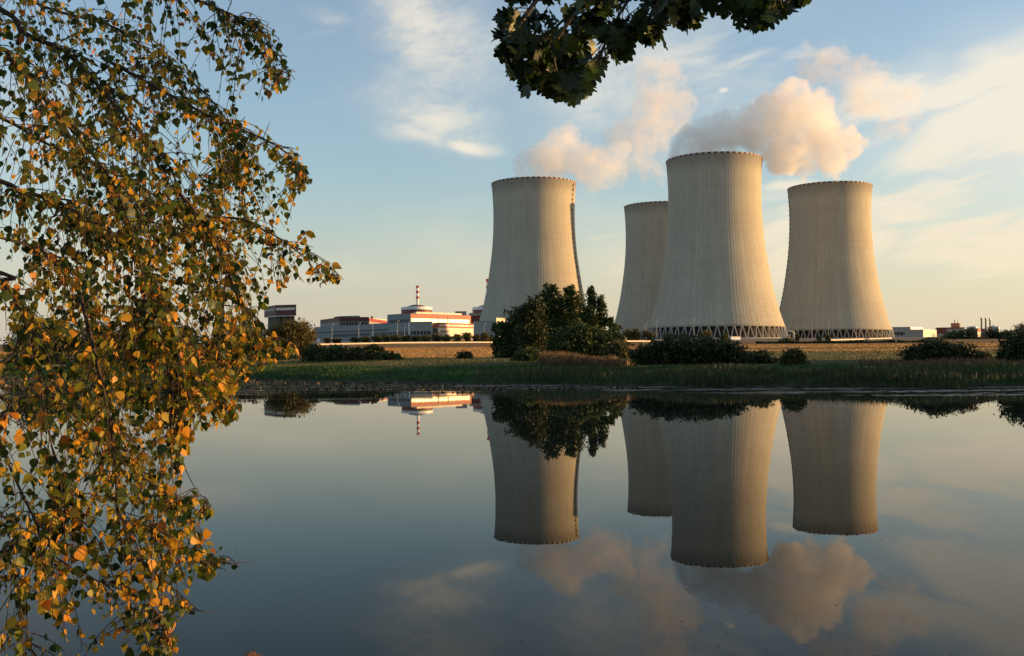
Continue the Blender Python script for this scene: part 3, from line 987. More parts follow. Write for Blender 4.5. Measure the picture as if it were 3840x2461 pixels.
# pipe frame and white cabin in front of the middle tower
D_ = 790
x0, y0 = P2(2938, D_)
x1, _ = P2(2978, D_)
zb_, zt_ = gz(x0, D_), ZP(2958, 1243, D_)
t = Thing('pipe_frame', 'pale pipe frame shaped like a gate between the nearest and the rightmost tower', 'pipe frame', ((x0 + x1) / 2, D_, zb_))
t.part('pipe', MB().tube([(x0, D_, zb_ - 0.5), (x0, D_, zt_ - 1.4), (x0 + 0.5, D_, zt_ - 0.4), (x0 + 1.5, D_, zt_), (x1 - 1.5, D_, zt_), (x1 - 0.5, D_, zt_ - 0.4), (x1, D_, zt_ - 1.4), (x1, D_, zb_ - 0.5)], 0.62, 10), M['cream'], smooth=True)
fr = MB()
for k in range(4):
    xx = x0 + 1.6 + k * (x1 - x0 - 4.2) / 3
    fr.tube([(xx, D_ + 1, zb_ - 0.5), (xx, D_ + 1, zt_ - 1.8)], 0.14, 6)
for k in range(3):
    xx = x0 + 1.6 + k * (x1 - x0 - 4.2) / 3
    fr.tube([(xx, D_ + 1, zb_), (xx + 1.3, D_ + 1, zt_ - 2)], 0.12, 6)
    fr.tube([(xx + 1.3, D_ + 1, zb_), (xx, D_ + 1, zt_ - 2)], 0.12, 6)
t.part('scaffold', fr, M['cream'])
for xx in (x0, x1):
    t.part('footing', MB().box((xx, D_, zb_ + 0.3), (2.2, 2.2, 0.8)), M['legconc'])
D_ = 700
p_ = P2(2756, D_)
zb_ = gz(*p_)
zt_ = ZP(2756, 1263, D_)
hh = max(1.8, zt_ - zb_)
t = Thing('site_cabin', 'small white cabin standing below the legs of the nearest tower', 'cabin', (p_[0], p_[1], zb_))
t.part('body', MB().box((p_[0], p_[1], zb_ + hh / 2), (7.2, 2.6, hh), rz=R(22)), M['white'])
t.part('roof', MB().box((p_[0], p_[1], zb_ + hh + 0.1), (7.5, 2.9, 0.2), rz=R(22)), M['palegrey'])
t.part('door', MB().box((p_[0] - 1.2, p_[1] - 1.82, zb_ + 1.0), (0.9, 0.12, 1.9), rz=R(22)), M['grey'])


# road barrier at the top of the field
def barrier(label, ends, h, n):
    (xa, ya), (xb, yb) = ends
    t = Thing('road_barrier', label, 'barrier', (xa, ya, gz(xa, ya)))
    pts = [lerp2((xa, ya), (xb, yb), k / n) for k in range(n + 1)]
    be = MB()
    for k in range(n):
        a, e = lerp2(pts[k], pts[k + 1], 0.03), lerp2(pts[k], pts[k + 1], 0.97)
        za, ze = gz(*a), gz(*e)
        L_ = math.hypot(e[0] - a[0], e[1] - a[1])
        nx, ny = (e[1] - a[1]) / L_ * 0.12, -(e[0] - a[0]) / L_ * 0.12
        vs = [(a[0] + s_ * nx, a[1] + s_ * ny, za + z_) for s_, z_ in ((1, .25), (-1, .25), (-1, h), (1, h))] + [(e[0] + s_ * nx, e[1] + s_ * ny, ze + z_) for s_, z_ in ((1, .25), (-1, .25), (-1, h), (1, h))]
        be.add(vs, [(0, 1, 2, 3), (7, 6, 5, 4), (0, 4, 5, 1), (1, 5, 6, 2), (2, 6, 7, 3), (3, 7, 4, 0)])
    t.part('beam', be, M['rail'])
    for k in range(0, n + 1):
        a = pts[k]
        t.part('post', MB().box((a[0], a[1], gz(*a) + h / 2 - 0.2), (0.16, 0.16, h + 0.4)), M['steel'])


barrier('sunlit pale barrier along the road in front of the grey hall and shrubs', (P2(1180, 440), P2(1850, 512)), 0.85, 40)
barrier('short sunlit barrier right of the thicket, below the half hidden tower', (P2(2275, 486), P2(2440, 520)), 0.85, 9)
barrier('broken sunlit barrier in front of the rightmost tower', (P2(3110, 560), P2(3345, 660)), 0.95, 20)

# street lamps
lamps = [(1245, 1218, 560, 'leftmost lamp post in front of the grey hall'), (1345, 1212, 560, 'lamp post in front of the shaded red hall'), (1398, 1211, 640, 'lamp post in front of the lit orange red wing'),
         (1490, 1204, 560, 'lamp post in front of the grey end of the tall reactor hall'), (1516, 1227, 700, 'low lamp post at the right end of the long grey hall'), (1815, 1214, 640, 'lamp post in front of the grey pump house'),
         (2421, 1213, 640, 'lamp post against the half hidden tower'), (2463, 1200, 640, 'lamp post left of the leg row of the nearest tower'), (2602, 1196, 660, 'lamp post in front of the nearest tower'),
         (3045, 1207, 720, 'left one of the lamp posts against the rightmost tower'), (3106, 1208, 720, 'middle one of the lamp posts against the rightmost tower'), (3210, 1211, 720, 'right one of the lamp posts against the rightmost tower')]
lamp_src = None
for px_, py_, D_, lab in lamps:
    p = px3(px_, py_, D_)
    zb_ = gz(p.x, p.y)
    if lamp_src is None:
        t = Thing('street_lamp', lab, 'street lamp', (p.x, p.y, zb_), 'lamp posts of the power station')
        H0 = p.z - zb_
        t.part('pole', MB().tube([(p.x, p.y, zb_ - 0.3), (p.x, p.y, zb_ + H0 - 0.3)], [0.11, 0.06], 8), M['steel'])
        t.part('lamp_arm', MB().tube([(p.x, p.y, p.z - 0.32), (p.x + 0.4, p.y, p.z), (p.x + 1.1, p.y - 0.2, p.z + 0.05)], 0.06, 6), M['steel'])
        t.part('lamp_head', MB().lathe([(0.1, p.z + 0.2), (0.26, p.z + 0.14), (0.32, p.z - 0.04), (0.15, p.z - 0.16)], 14, (p.x + 0.7, p.y - 0.1)), M['white'])
        lamp_src = t.root
    else:
        c = copy_tree(lamp_src)
        c.location = (p.x, p.y, zb_)
        s_ = (p.z - zb_) / H0
        c.scale = (1, 1, s_)
        tag(c, lab, 'street lamp', 'lamp posts of the power station')

# ------------------------------------------------------------------ vegetation on the far bank
def rand_quads(c, size, flat=0.0, ratio=0.6, jitter=0.35):
    """diamond leaves of random orientation round the points c; returns verts, faces"""
    n = len(c)
    a = rng.normal(size=(n, 3))
    a /= np.linalg.norm(a, axis=1, keepdims=True)
    t = rng.normal(size=(n, 3))
    t[:, 2] *= (1 - flat)
    u = np.cross(a, t)
    u /= np.linalg.norm(u, axis=1, keepdims=True) + 1e-9
    v = np.cross(a, u)
    s = size * (1 + jitter * rng.normal(size=(n, 1))).clip(0.4, 2.0)
    u, v, k = u * s, v * s * ratio, a * s * 0.18
    V = np.stack([c - u, c - v * 0.9 + k, c + u, c + v + k], 1).reshape(-1, 3)
    F_ = np.arange(4 * n).reshape(n, 4)
    return V, F_


def leaf_points(blobs, n, clump=0.16, hollow=0.45, clumps=26):
    vol = np.array([b[3] * b[4] * b[5] for b in blobs]) ** 0.72
    vol /= vol.sum()
    out = []
    for b, w_ in zip(blobs, vol):
        m = max(8, int(n * w_))
        k = max(6, int(clumps * (w_ * len(blobs)) ** 0.5))
        d = rng.normal(size=(k, 3))
        d /= np.linalg.norm(d, axis=1, keepdims=True)
        r = 1.0 * rng.random((k, 1)) ** 0.42
        r *= rng.uniform(0.78, 1.10, (k, 1))
        cc = d * r
        ci = rng.integers(0, k, m)
        sg = clump * rng.uniform(0.6, 1.7, k)[ci][:, None]
        p = cc[ci] + rng.normal(size=(m, 3)) * sg
        p[:, 2] = np.where(p[:, 2] < -1.05, -1.05, p[:, 2])
        out.append(p * np.array(b[3:6]) + np.array(b[:3]))
    return np.concatenate(out)


def bush(name, label, cat, D, blobs, mt, n, leaf, group=None, stems=4, clump=0.16, clumps=26, sprigs=10):
    n, leaf, clump, clumps, sprigs = int(n * 2.1), leaf * 0.74, clump * 1.05, int(clumps * 2.4), int(sprigs * 2.2)
    """blobs in 2403 px picture units (x, y, half width, half height) at depth D"""
    B = []
    for j, (x, y, rx, ry) in enumerate(blobs):
        dy = D + rng.uniform(-0.35, 0.35) * rx / 2503 * D
        p = px2(x, y, dy)
        B.append((p.x, p.y, p.z, rx / 2503 * D, rx / 2503 * D * 0.85, ry / 2503 * D))
    bx = sum(b[0] * b[3] for b in B) / sum(b[3] for b in B)
    zb = gz(bx, D)
    base = Vector((bx, D, zb))
    root = empty(name, base)
    tag(root, label, cat, group)
    pts = leaf_points(B, n, clump, clumps=clumps)
    # a skirt of leaves down to the ground and thin sprigs standing out of the outline
    lo = min(b[2] - b[5] for b in B)
    if lo > zb + 0.2:
        sel = rng.integers(0, len(pts), max(20, n // 8))
        sk = pts[sel].copy()
        sk[:, 2] = zb + (sk[:, 2] - zb) * rng.random(len(sel)) * 0.6
        sk[:, 0] = bx + (sk[:, 0] - bx) * 0.9
        pts = np.concatenate([pts, sk])
    if cat == 'shrub':
        f_ = rng.random(len(pts)) < 0.30
        pts[f_, 2] = zb + (pts[f_, 2] - zb) * rng.random(int(f_.sum())) ** 0.8
    gzv = ground_z(pts[:, 0], pts[:, 1])
    pts[:, 2] = np.maximum(pts[:, 2], gzv + 0.05)
    sp = []
    up = 0.9 if cat == 'tree' else 0.35
    for k in range(sprigs):
        b = B[rng.integers(len(B))]
        d = rng.normal(size=3)
        d[2] = abs(d[2]) + up
        d /= np.linalg.norm(d)
        m = 16
        ex = rng.uniform(0.10, 0.42) * (1.15 if cat == 'tree' else 0.8)
        tt = np.linspace(0.8, 1.0 + ex, m)[:, None]
        q = np.array(b[:3]) + d * np.array(b[3:6]) * tt + rng.normal(size=(m, 3)) * leaf * np.linspace(1.3, 0.4, m)[:, None]
        sp.append(q)
    if sp:
        pts = np.concatenate([pts] + sp)
    V, F_ = rand_quads(pts - np.array(base), leaf)
    mesh_obj('crown', V, F_, mt, root)
    tr = MB()
    order = sorted(range(len(B)), key=lambda i: -B[i][3])[:stems]
    for i in order:
        b = B[i]
        s0 = Vector((rng.uniform(-0.3, 0.3), rng.uniform(-0.3, 0.3), -0.3))
        top = Vector((b[0], b[1], b[2] + b[5] * 0.4)) - base
        mid = s0.lerp(top, 0.5) + Vector((rng.uniform(-0.2, 0.2), rng.uniform(-0.2, 0.2), 0)) * b[3]
        r0 = 0.03 + 0.035 * b[5]
        tr.tube([s0, mid, top], [r0, r0 * 0.7, r0 * 0.25], 6)
    if tr.v:
        tr.build('trunk', M['bark'], root)
    return root


TH = 'thicket of trees on the far bank'
bush('tree', 'dark spreading tree at the left end of the thicket', 'tree', 151, [(1182, 775, 26, 20), (1200, 808, 36, 40), (1222, 748, 34, 24), (1240, 800, 45, 48), (1188, 835, 26, 18), (1168, 815, 16, 20)], M['lf_green'], 6500, 0.26, TH, 4, 0.14, 30, 16)
bush('tree', 'tallest green tree in the middle of the thicket', 'tree', 153, [(1290, 688, 22, 20), (1278, 722, 42, 34), (1310, 715, 26, 24), (1336, 690, 15, 16), (1345, 712, 24, 22), (1325, 760, 55, 42), (1290, 800, 50, 42)], M['lf_green'], 8000, 0.25, TH, 5, 0.13, 34, 26)
bush('tree', 'slightly reddish tree inside the left half of the thicket', 'tree', 147, [(1252, 722, 24, 18), (1246, 748, 30, 28), (1250, 795, 36, 38)], M['lf_red'], 3200, 0.24, TH, 3, 0.17, 26, 14)
bush('tree', 'loose upright tree at the right end of the thicket with sky showing through', 'tree', 151, [(1388, 705, 11, 24), (1409, 718, 13, 20), (1380, 745, 20, 28), (1411, 752, 15, 24), (1430, 757, 11, 9), (1443, 772, 15, 8), (1395, 795, 40, 36)], M['lf_green'], 5200, 0.23, TH, 6, 0.17, 26, 26)
bush('shrub', 'broad dark willow shrub in the front of the thicket', 'shrub', 142, [(1345, 805, 55, 35), (1372, 785, 46, 26), (1330, 828, 44, 24), (1415, 815, 48, 32), (1448, 805, 22, 22)], M['lf_green'], 7500, 0.24, TH, 4, 0.12, 40, 10)
bush('shrub', 'low rounded bush in front of the left part of the thicket', 'shrub', 116, [(1243, 838, 37, 20), (1225, 845, 24, 14)], M['lf_green'], 3400, 0.18, TH, 3, 0.13, 34, 8)
bush('shrub', 'thin olive bush between the thicket and the wide dark bush', 'shrub', 132, [(1455, 826, 26, 24), (1440, 840, 24, 16)], M['lf_olive'], 1900, 0.20, TH, 3, 0.20, 24, 12)
BK = 'bushes along the far bank'
bush('shrub', 'wide dark bush in front of the nearest cooling tower', 'shrub', 95, [(1518, 834, 36, 24), (1570, 822, 50, 27), (1635, 818, 60, 25), (1695, 824, 52, 24), (1735, 840, 38, 17)], M['lf_dark'], 11000, 0.15, BK, 6, 0.12, 46, 30)
bush('shrub', 'low dark bush adjoining the right end of the wide bush', 'shrub', 92, [(1785, 845, 36, 19), (1760, 852, 26, 14)], M['lf_dark'], 3200, 0.14, BK, 3, 0.12, 34, 8)
bush('shrub', 'small round olive bush standing alone below the gap between two towers', 'shrub', 87, [(1863, 843, 28, 22), (1850, 852, 20, 14)], M['lf_olive'], 3000, 0.13, BK, 3, 0.13, 36, 12)
bush('shrub', 'large dark bush on the bank right of the rightmost tower', 'shrub', 92, [(2150, 836, 36, 21), (2200, 824, 48, 23), (2250, 830, 46, 21), (2296, 844, 32, 14)], M['lf_dark'], 9500, 0.14, BK, 5, 0.13, 44, 30)
bush('shrub', 'dark bush at the right edge of the picture', 'shrub', 88, [(2392, 818, 42, 36), (2372, 842, 30, 20), (2440, 822, 50, 40)], M['lf_dark'], 7000, 0.14, BK, 4, 0.13, 44, 22)
bush('shrub', 'tiny bush in the stubble left of the thicket', 'shrub', 139, [(1090, 837, 17, 10)], M['lf_olive'], 900, 0.17, BK, 2, 0.18, 20, 6)
LR = 'row of bushes left of the thicket'
for j, (bl, lab, mt_) in enumerate([
        ([(742, 832, 32, 20)], 'leftmost bush of the row behind the left bank, below the round tree', 'lf_olive'), ([(790, 832, 36, 20), (770, 842, 30, 14)], 'broad dark bush in the middle of the row behind the left bank', 'lf_green'),
        ([(838, 834, 30, 17)], 'olive bush right of the broad dark one in the row behind the left bank', 'lf_olive'), ([(876, 830, 24, 16)], 'roundest bush near the right end of the row behind the left bank', 'lf_olive'),
        ([(912, 840, 26, 11)], 'lowest bush at the right end of the row behind the left bank', 'lf_green')]):
    bush('shrub', lab, 'shrub', 150 - j * 2, bl, M[mt_], 2600, 0.23, LR, 3, 0.14, 34, 8)
bush('tree', 'round yellowing tree below the square red topped tower block', 'tree', 262, [(652, 790, 30, 28), (692, 783, 42, 30), (716, 800, 24, 26), (664, 818, 42, 22), (700, 822, 40, 18)], M['lf_yellow'], 7500, 0.34, None, 4, 0.14, 40, 18)
LT = 'trees beyond the pond, seen through the birch'
for j, (bl, lab, mt_) in enumerate([
        ([(70, 782, 42, 38), (60, 815, 45, 30)], 'tall dark tree beyond the pond at the left edge', 'lf_olive'), ([(140, 800, 46, 40)], 'second tree from the left beyond the pond', 'lf_green'),
        ([(225, 800, 55, 38), (200, 822, 50, 24)], 'wide olive tree third from the left beyond the pond', 'lf_olive'), ([(320, 806, 48, 34)], 'rounded green tree in the middle of the left row beyond the pond', 'lf_green'),
        ([(415, 806, 52, 34)], 'broad tree left of the slim pointed one beyond the pond', 'lf_dark'), ([(516, 790, 17, 26), (512, 815, 26, 22)], 'slim pointed tree beyond the pond', 'lf_olive'),
        ([(585, 815, 42, 24)], 'low tree between the slim tree and the round yellowing tree', 'lf_red')]):
    bush('tree', lab, 'tree', 222 + 3 * j, bl, M[mt_], 2800, 0.34, LT, 3, 0.15, 34, 10)
for j, (bl, lab) in enumerate([([(90, 848, 90, 22)], 'long dark bush at the left edge of the far bank'), ([(250, 848, 80, 22)], 'second dark bush from the left on the far bank'), ([(400, 846, 75, 22)], 'third dark bush from the left on the far bank'),
                               ([(530, 846, 62, 20)], 'dark bush under the slim pointed tree'), ([(640, 846, 60, 18)], 'dark bush under the round yellowing tree')]):
    bush('shrub', lab, 'shrub', 168, bl, M['lf_dark'], 3000, 0.26, 'dark bushes low behind the left shore', 4, 0.12, 40, 8)

# shrubs planted in front of the plant
PS = 'shrubs along the road in front of the buildings'
names_ps = ['door', 'left quarter', 'gutter', 'middle', 'window row', 'right quarter']
spots = [(768, 797, 7, 5), (790, 798, 10, 4), (835, 797, 12, 6), (858, 796, 11, 7), (885, 795, 13, 8), (908, 793, 11, 9), (930, 794, 14, 9), (952, 794, 11, 9), (975, 795, 12, 8), (1000, 794, 13, 9), (1025, 792, 14, 11),
         (1048, 794, 12, 9), (1072, 793, 13, 9), (1095, 791, 12, 12), (1118, 794, 12, 10), (1138, 792, 9, 13), (1150, 796, 9, 8)]
under = ['the door end of the long grey hall', 'the leftmost lamp post', 'the second lamp post', 'the left third of the long grey hall', 'the shaded red hall', 'the middle of the long grey hall', 'the lit orange red wing', 'the right third of the long grey hall',
         'the grey end of the reactor hall', 'the pale end wall of the grey hall', 'the dark recess beside the cream annex', 'the left door of the cream annex', 'the middle of the cream annex', 'the right end of the cream annex', 'the gap beside the left tower', 'the plain pump house', 'the cream topped pump house']
for j, ((x, y, rx, ry), u_) in enumerate(zip(spots, under)):
    bush('shrub', 'small roadside shrub below ' + u_, 'shrub', 545 + (j % 3) * 8, [(x, y + 1, rx, ry * 0.82)], M['lf_yellow' if j % 3 == 0 else 'lf_olive'], 620, 0.42, PS, 2, 0.20, 22, 6)
for j, (x, y, rx, ry, D_, lab) in enumerate([(1475, 786, 12, 11, 560, 'shrub left of the half hidden tower base'), (1492, 785, 10, 12, 560, 'taller shrub below the half hidden tower'), (1522, 787, 14, 10, 560, 'rounded shrub left of the leg row of the nearest tower'),
                                          (1570, 792, 16, 8, 560, 'low shrub below the left legs of the nearest tower'), (1604, 792, 14, 8, 560, 'shrub below the legs of the nearest tower, second of four'), (1655, 788, 16, 11, 560, 'tallest shrub below the legs of the nearest tower'),
                                          (1700, 791, 9, 8, 560, 'shrub just left of the white cabin'), (1845, 802, 16, 7, 470, 'dark mound of shrub below the pipe frame'), (1871, 794, 4, 9, 560, 'slim shrub right of the pipe frame'), (1922, 796, 5, 7, 560, 'small conifer shrub in front of the rightmost tower, left of two'), (1943, 796, 5, 8, 560, 'small conifer shrub in front of the rightmost tower, right of two')]):
    bush('shrub', lab, 'shrub', D_, [(x, y, rx, ry)], M['lf_yellow' if j in (0, 1, 2, 5) else 'lf_olive'], 620, 0.42, 'shrubs below the towers', 2, 0.20, 22, 6)
for j, (x, y, rx, ry, lab) in enumerate([(2190, 800, 24, 6, 'low dark shrub in front of the cream workshop'), (2238, 792, 24, 13, 'tree in front of the boiler house wall'), (2276, 789, 24, 16, 'olive tree in front of the left tank'), (2328, 789, 22, 18, 'dark tree below the big tank'),
                                      (2362, 791, 22, 14, 'tree right of the big tank'), (2398, 784, 20, 20, 'tall tree at the right edge, behind the bank'), (2300, 802, 34, 6, 'low dark hedge bush in front of the right hand trees')]):
    bush('tree' if ry > 10 else 'shrub', lab, 'tree' if ry > 10 else 'shrub', 620, [(x, y, rx, ry)], M[('lf_olive', 'lf_green', 'lf_olive', 'lf_dark', 'lf_green', 'lf_olive', 'lf_dark')[j]], 1300, 0.5, 'trees in front of the boiler house', 3, 0.18, 26, 6)
# trees of the right hand shore, just outside the picture, whose long shadows lie over the bank
for j, (x_, y_, h_) in enumerate([(72, 66, 8), (84, 74, 9), (70, 84, 8), (92, 90, 10), (80, 99, 9), (118, 80, 12), (110, 66, 11), (126, 62, 11), (132, 92, 12)]):
    zb_ = gz(x_, y_)
    root = empty('tree', (x_, y_, zb_))
    tag(root, 'leafy tree on the right hand shore beyond the right edge', 'tree', 'trees of the right hand shore')
    pts = leaf_points([(0, 0, h_ * 0.62, h_ * 0.36, h_ * 0.36, h_ * 0.40), (0.8, 0.5, h_ * 0.30, h_ * 0.34, h_ * 0.34, h_ * 0.30)], 2600, 0.2, clumps=50)
    V, F_ = rand_quads(pts, 0.34)
    mesh_obj('crown', V, F_, M['lf_green'], root)
    MB().tube([(0, 0, -0.3), (0.1, 0, h_ * 0.4), (0, 0.1, h_ * 0.8)], [0.22, 0.15, 0.04], 8).build('trunk', M['bark'], root)
# dark leafy strip put in for a shadow line across the field
hv = []
xa, xb = P2(2840, 400)[0], P2(3480, 400)[0]
m_ = 5200
hx = rng.uniform(xa, xb, m_)
hy = 400 + rng.normal(size=m_) * 0.8 + 4 * np.sin(hx * 0.03)
hz = ground_z(hx, hy) + rng.random(m_) * (0.75 + 0.25 * np.sin(hx * 0.5))
V, F_ = rand_quads(np.stack([hx, hy, hz], -1) - np.array([xa, 400, gz(xa, 400)]), 0.34)
o = mesh_obj('hedge', V, F_, M['lf_dark'])
o.location = (xa, 400, gz(xa, 400))
tag(o, 'long low dark hedge strip standing in for a shadow line across the stubble field below the right towers', 'hedge')


# ------------------------------------------------------------------ grass, reeds, weed
def blades(n, xr, tr, hr, width, mt, name, dens=None, lean=0.35):
    x = rng.uniform(*xr, n)
    t = rng.uniform(*tr, n)
    y = shore(x) + 0.7 * np.sin(x * 0.9) + 0.5 * np.sin(x * 0.37 + 1) + t
    if dens is not None:
        k = rng.random(n) < dens(x, t)
        x, y, t = x[k], y[k], t[k]
    z = ground_z(x, y)
    m = len(x)
    h = rng.uniform(*hr, m) * (0.80 + 0.30 * np.sin(x * 0.55 + 2 * np.sin(y * 0.4)) * np.sin(y * 0.8 + x * 0.2) + 0.35 * np.sin(x * 0.17 + 1.2) * np.sin(x * 0.41))
    a = rng.uniform(0, 2 * math.pi, m)
    wv = np.stack([np.cos(a), np.sin(a), np.zeros(m)], -1) * (width * rng.uniform(0.6, 1.4, m))[:, None]
    b = np.stack([x, y, z - 0.05], -1)
    tip = b + np.stack([rng.normal(size=m) * lean * h, rng.normal(size=m) * lean * h, h], -1)
    mid = (b + tip) / 2 + np.stack([np.zeros(m), np.zeros(m), h * 0.12], -1)
    V = np.stack([b - wv, b + wv, mid + wv * 0.8, tip, mid - wv * 0.8], 1).reshape(-1, 3)
    F_ = np.arange(5 * m).reshape(m, 5)
    o = mesh_obj(name, V, F_, mt)
    return o


o = blades(110000, (-70, 62), (0.1, 19), (0.14, 0.42), 0.028, M['lf_grass'], 'grass')
tag(o, 'dark green grass covering the far bank above the waterline', 'grass', kind='stuff')
o = blades(22000, (-70, 62), (15, 44), (0.08, 0.24), 0.04, M['lf_meadow'], 'meadow_grass')
tag(o, 'paler meadow grass behind the far bank', 'grass', kind='stuff')
o = blades(22000, (-3, 34), (-0.5, 9), (0.4, 0.95), 0.022, M['lf_reed'], 'reeds', dens=lambda x, t: np.clip(0.25 + 0.75 * np.exp(-((x - 18) / 7) ** 2), 0, 1), lean=0.14)
tag(o, 'upright reeds along the waterline below the wide dark bush', 'reeds', kind='stuff')
o = blades(5000, (3, 10), (18, 34), (0.5, 1.1), 0.05, M['lf_dry'], 'dry_grass', lean=0.3)
tag(o, 'patch of reddish dry grass in front of the thicket', 'dry grass', kind='stuff')
o = blades(5200, (28, 50), (14, 24), (0.25, 0.7), 0.04, M['lf_dry'], 'tall_weeds', dens=lambda x, t: 0.25 + 0.75 * np.exp(-((x - 34) / 4) ** 2), lean=0.25)
tag(o, 'orange brown weeds in front of the large dark bush on the right', 'weeds', kind='stuff')


def tufts(n, xr, yr, size, mt, name, keep):
    x = rng.uniform(*xr, n)
    y = rng.uniform(yr[0] ** 0.5, yr[1] ** 0.5, n) ** 2
    k = keep(x, y)
    x, y = x[k], y[k]
    s = size * (y / 220)
    z = ground_z(x, y) + rng.random(len(x)) * size * 0.5
    a = rng.normal(size=(len(x), 3)) * np.array([1, 1, 0.35])
    a /= np.linalg.norm(a, axis=1, keepdims=True)
    u = np.cross(a, np.array([0, 0, 1.0]))
    u /= np.linalg.norm(u, axis=1, keepdims=True)
    v = np.cross(u, a)
    c = np.stack([x, y, z], -1)
    h = (s * rng.uniform(0.6, 1.3, len(x)))[:, None]
    V = np.stack([c - u * h - v * h * 0.4, c + u * h - v * h * 0.4, c + u * h * 0.8 + v * h * 0.5, c - u * h * 0.7 + v * h * 0.6], 1).reshape(-1, 3)
    return mesh_obj(name, V, np.arange(4 * len(x)).reshape(-1, 4), mt)


def wav(x, y):
    return 9 * np.sin(x * 0.045 + 1.0) + 5 * np.sin(x * 0.13 + y * 0.02)


o = tufts(150000, (-150, 210), (150, 352), 0.12, M['lf_straw'], 'stubble', lambda x, y: (y + wav(x, y) > 166 + 46 * np.clip((x - 2) / 22, 0, 1)) & ~((np.abs(y + 0.3 * wav(x, y) - 263) < 11) & (x > 14)) & (np.abs(x) < 0.52 * y + 10))
tag(o, 'golden straw stubble standing on the field behind the bank', 'stubble', kind='stuff')
o = tufts(60000, (-90, 130), (98, 232), 0.12, M['lf_meadow'], 'rough_grass', lambda x, y: (y + wav(x, y) < 172 + 46 * np.clip((x - 2) / 22, 0, 1)) & (np.abs(x) < 0.52 * y + 10))
tag(o, 'olive rough grass between the bank and the golden stubble', 'grass', kind='stuff')


def pads(n, place, size, mt, name, asp=2.2):
    x, y = place(n)
    m = len(x)
    s = size * rng.uniform(0.4, 1.6, m)
    k = 7
    an = np.linspace(0, 2 * math.pi, k, endpoint=False)
    rr = rng.uniform(0.55, 1.15, (m, k)) * s[:, None]
    V = np.stack([x[:, None] + rr * np.cos(an) * asp, y[:, None] + rr * np.sin(an), np.broadcast_to(rng.uniform(0.004, 0.03, (m, 1)), (m, k))], -1).reshape(-1, 3)
    return mesh_obj(name, V, np.arange(k * m).reshape(m, k), mt)


def weed_left(n):
    x = rng.uniform(-75, 8, n)
    f = rng.random(n) ** 0.7
    y = shore(x) - f * np.interp(x, [-75, -30, -10, 8], [70, 52, 26, 8])
    rows = np.sin(y * 0.75 + 1.5 * np.sin(x * 0.06)) + 0.8 * np.sin(x * 0.11 + y * 0.22) + rng.normal(size=n) * 0.55
    k = (rows > -0.45 + 2.2 * f) & (y > 28)
    return x[k], y[k]


def weed_right(n):
    x = rng.uniform(-4, 60, n)
    f = rng.random(n)
    y = shore(x) - f * np.interp(x, [-4, 20, 60], [9, 16, 24])
    rows = np.sin(y * 1.1 + np.sin(x * 0.1)) + rng.normal(size=n) * 0.7
    k = rows > 0.35 + 0.6 * f
    return x[k], y[k]


wx, wy = weed_left(26000)
V, F_ = rand_quads(np.stack([wx, wy, rng.random(len(wx)) ** 2 * 0.10], -1), 0.085, ratio=0.8)
o = mesh_obj('pondweed', V, F_, M['lf_weed'])
tag(o, 'brown pondweed floating in streaks off the left part of the far bank', 'pondweed', kind='stuff')
M['scum'] = leaf_mat('grey pond scum', [(0, (0.03, 0.03, 0.022)), (0.7, (0.055, 0.055, 0.042)), (1, (0.08, 0.07, 0.05))], 0.02, 0.4, 0.4)
o = pads(7000, weed_right, 0.15, M['scum'], 'floating_scum', 3.0)
tag(o, 'greyish floating scum below the right part of the far bank', 'pond scum', kind='stuff')


def specks(n):
    y = 7 + 45 * rng.random(n) ** 1.6
    x = rng.uniform(-0.5, 0.5, n) * y
    return x, y


o = pads(900, specks, 0.007, M['lf_weed'], 'floating_specks', 1.2)
tag(o, 'tiny dark specks of leaf litter drifting on the open water', 'leaf litter', kind='stuff')
#--SECTION3--
# ------------------------------------------------------------------ birch hanging in from the left
BIRCH_OUTLINE = [(0, 612), (50, 640), (90, 668), (130, 688), (170, 690), (205, 692), (230, 625), (262, 570), (285, 640), (320, 695), (370, 716), (425, 728), (470, 700), (520, 738), (552, 757), (590, 745), (630, 800), (655, 818),
                 (668, 790), (676, 668), (700, 640), (745, 610), (780, 640), (815, 715), (830, 700), (850, 660), (875, 600), (905, 560), (940, 572), (960, 582), (985, 545), (1005, 520), (1030, 445), (1080, 432), (1110, 430), (1150, 480),
                 (1200, 512), (1225, 470), (1270, 500), (1305, 545), (1335, 578), (1350, 500), (1390, 430), (1440, 492), (1455, 400), (1490, 416), (1520, 412), (1560, 400)]
BO_Y = [p[0] for p in BIRCH_OUTLINE]
BO_X = [p[1] for p in BIRCH_OUTLINE]


def to_px(p):
    q = CAM_ROT.transposed() @ (Vector(p) - Vector((0, 0, CAM_H)))
    return ((q.x / -q.z) * F + 1920) / 1.598, (1230.5 - (q.y / -q.z) * F) / 1.598


def leaf_template(kind):
    if kind == 'birch':        # stalk end at the origin, tip at +y, folded along the midrib
        out = [(0, 0), (0.24, 0.03), (0.40, 0.22), (0.41, 0.38), (0.26, 0.62), (0.12, 0.84), (0, 1.0)]
    else:                       # lobed oak leaf
        out = [(0, 0), (0.05, 0.12), (0.20, 0.22), (0.22, 0.29), (0.11, 0.33), (0.31, 0.47), (0.34, 0.56), (0.15, 0.59), (0.33, 0.74), (0.33, 0.83), (0.13, 0.84), (0.12, 0.95), (0, 1.0)]
    return out


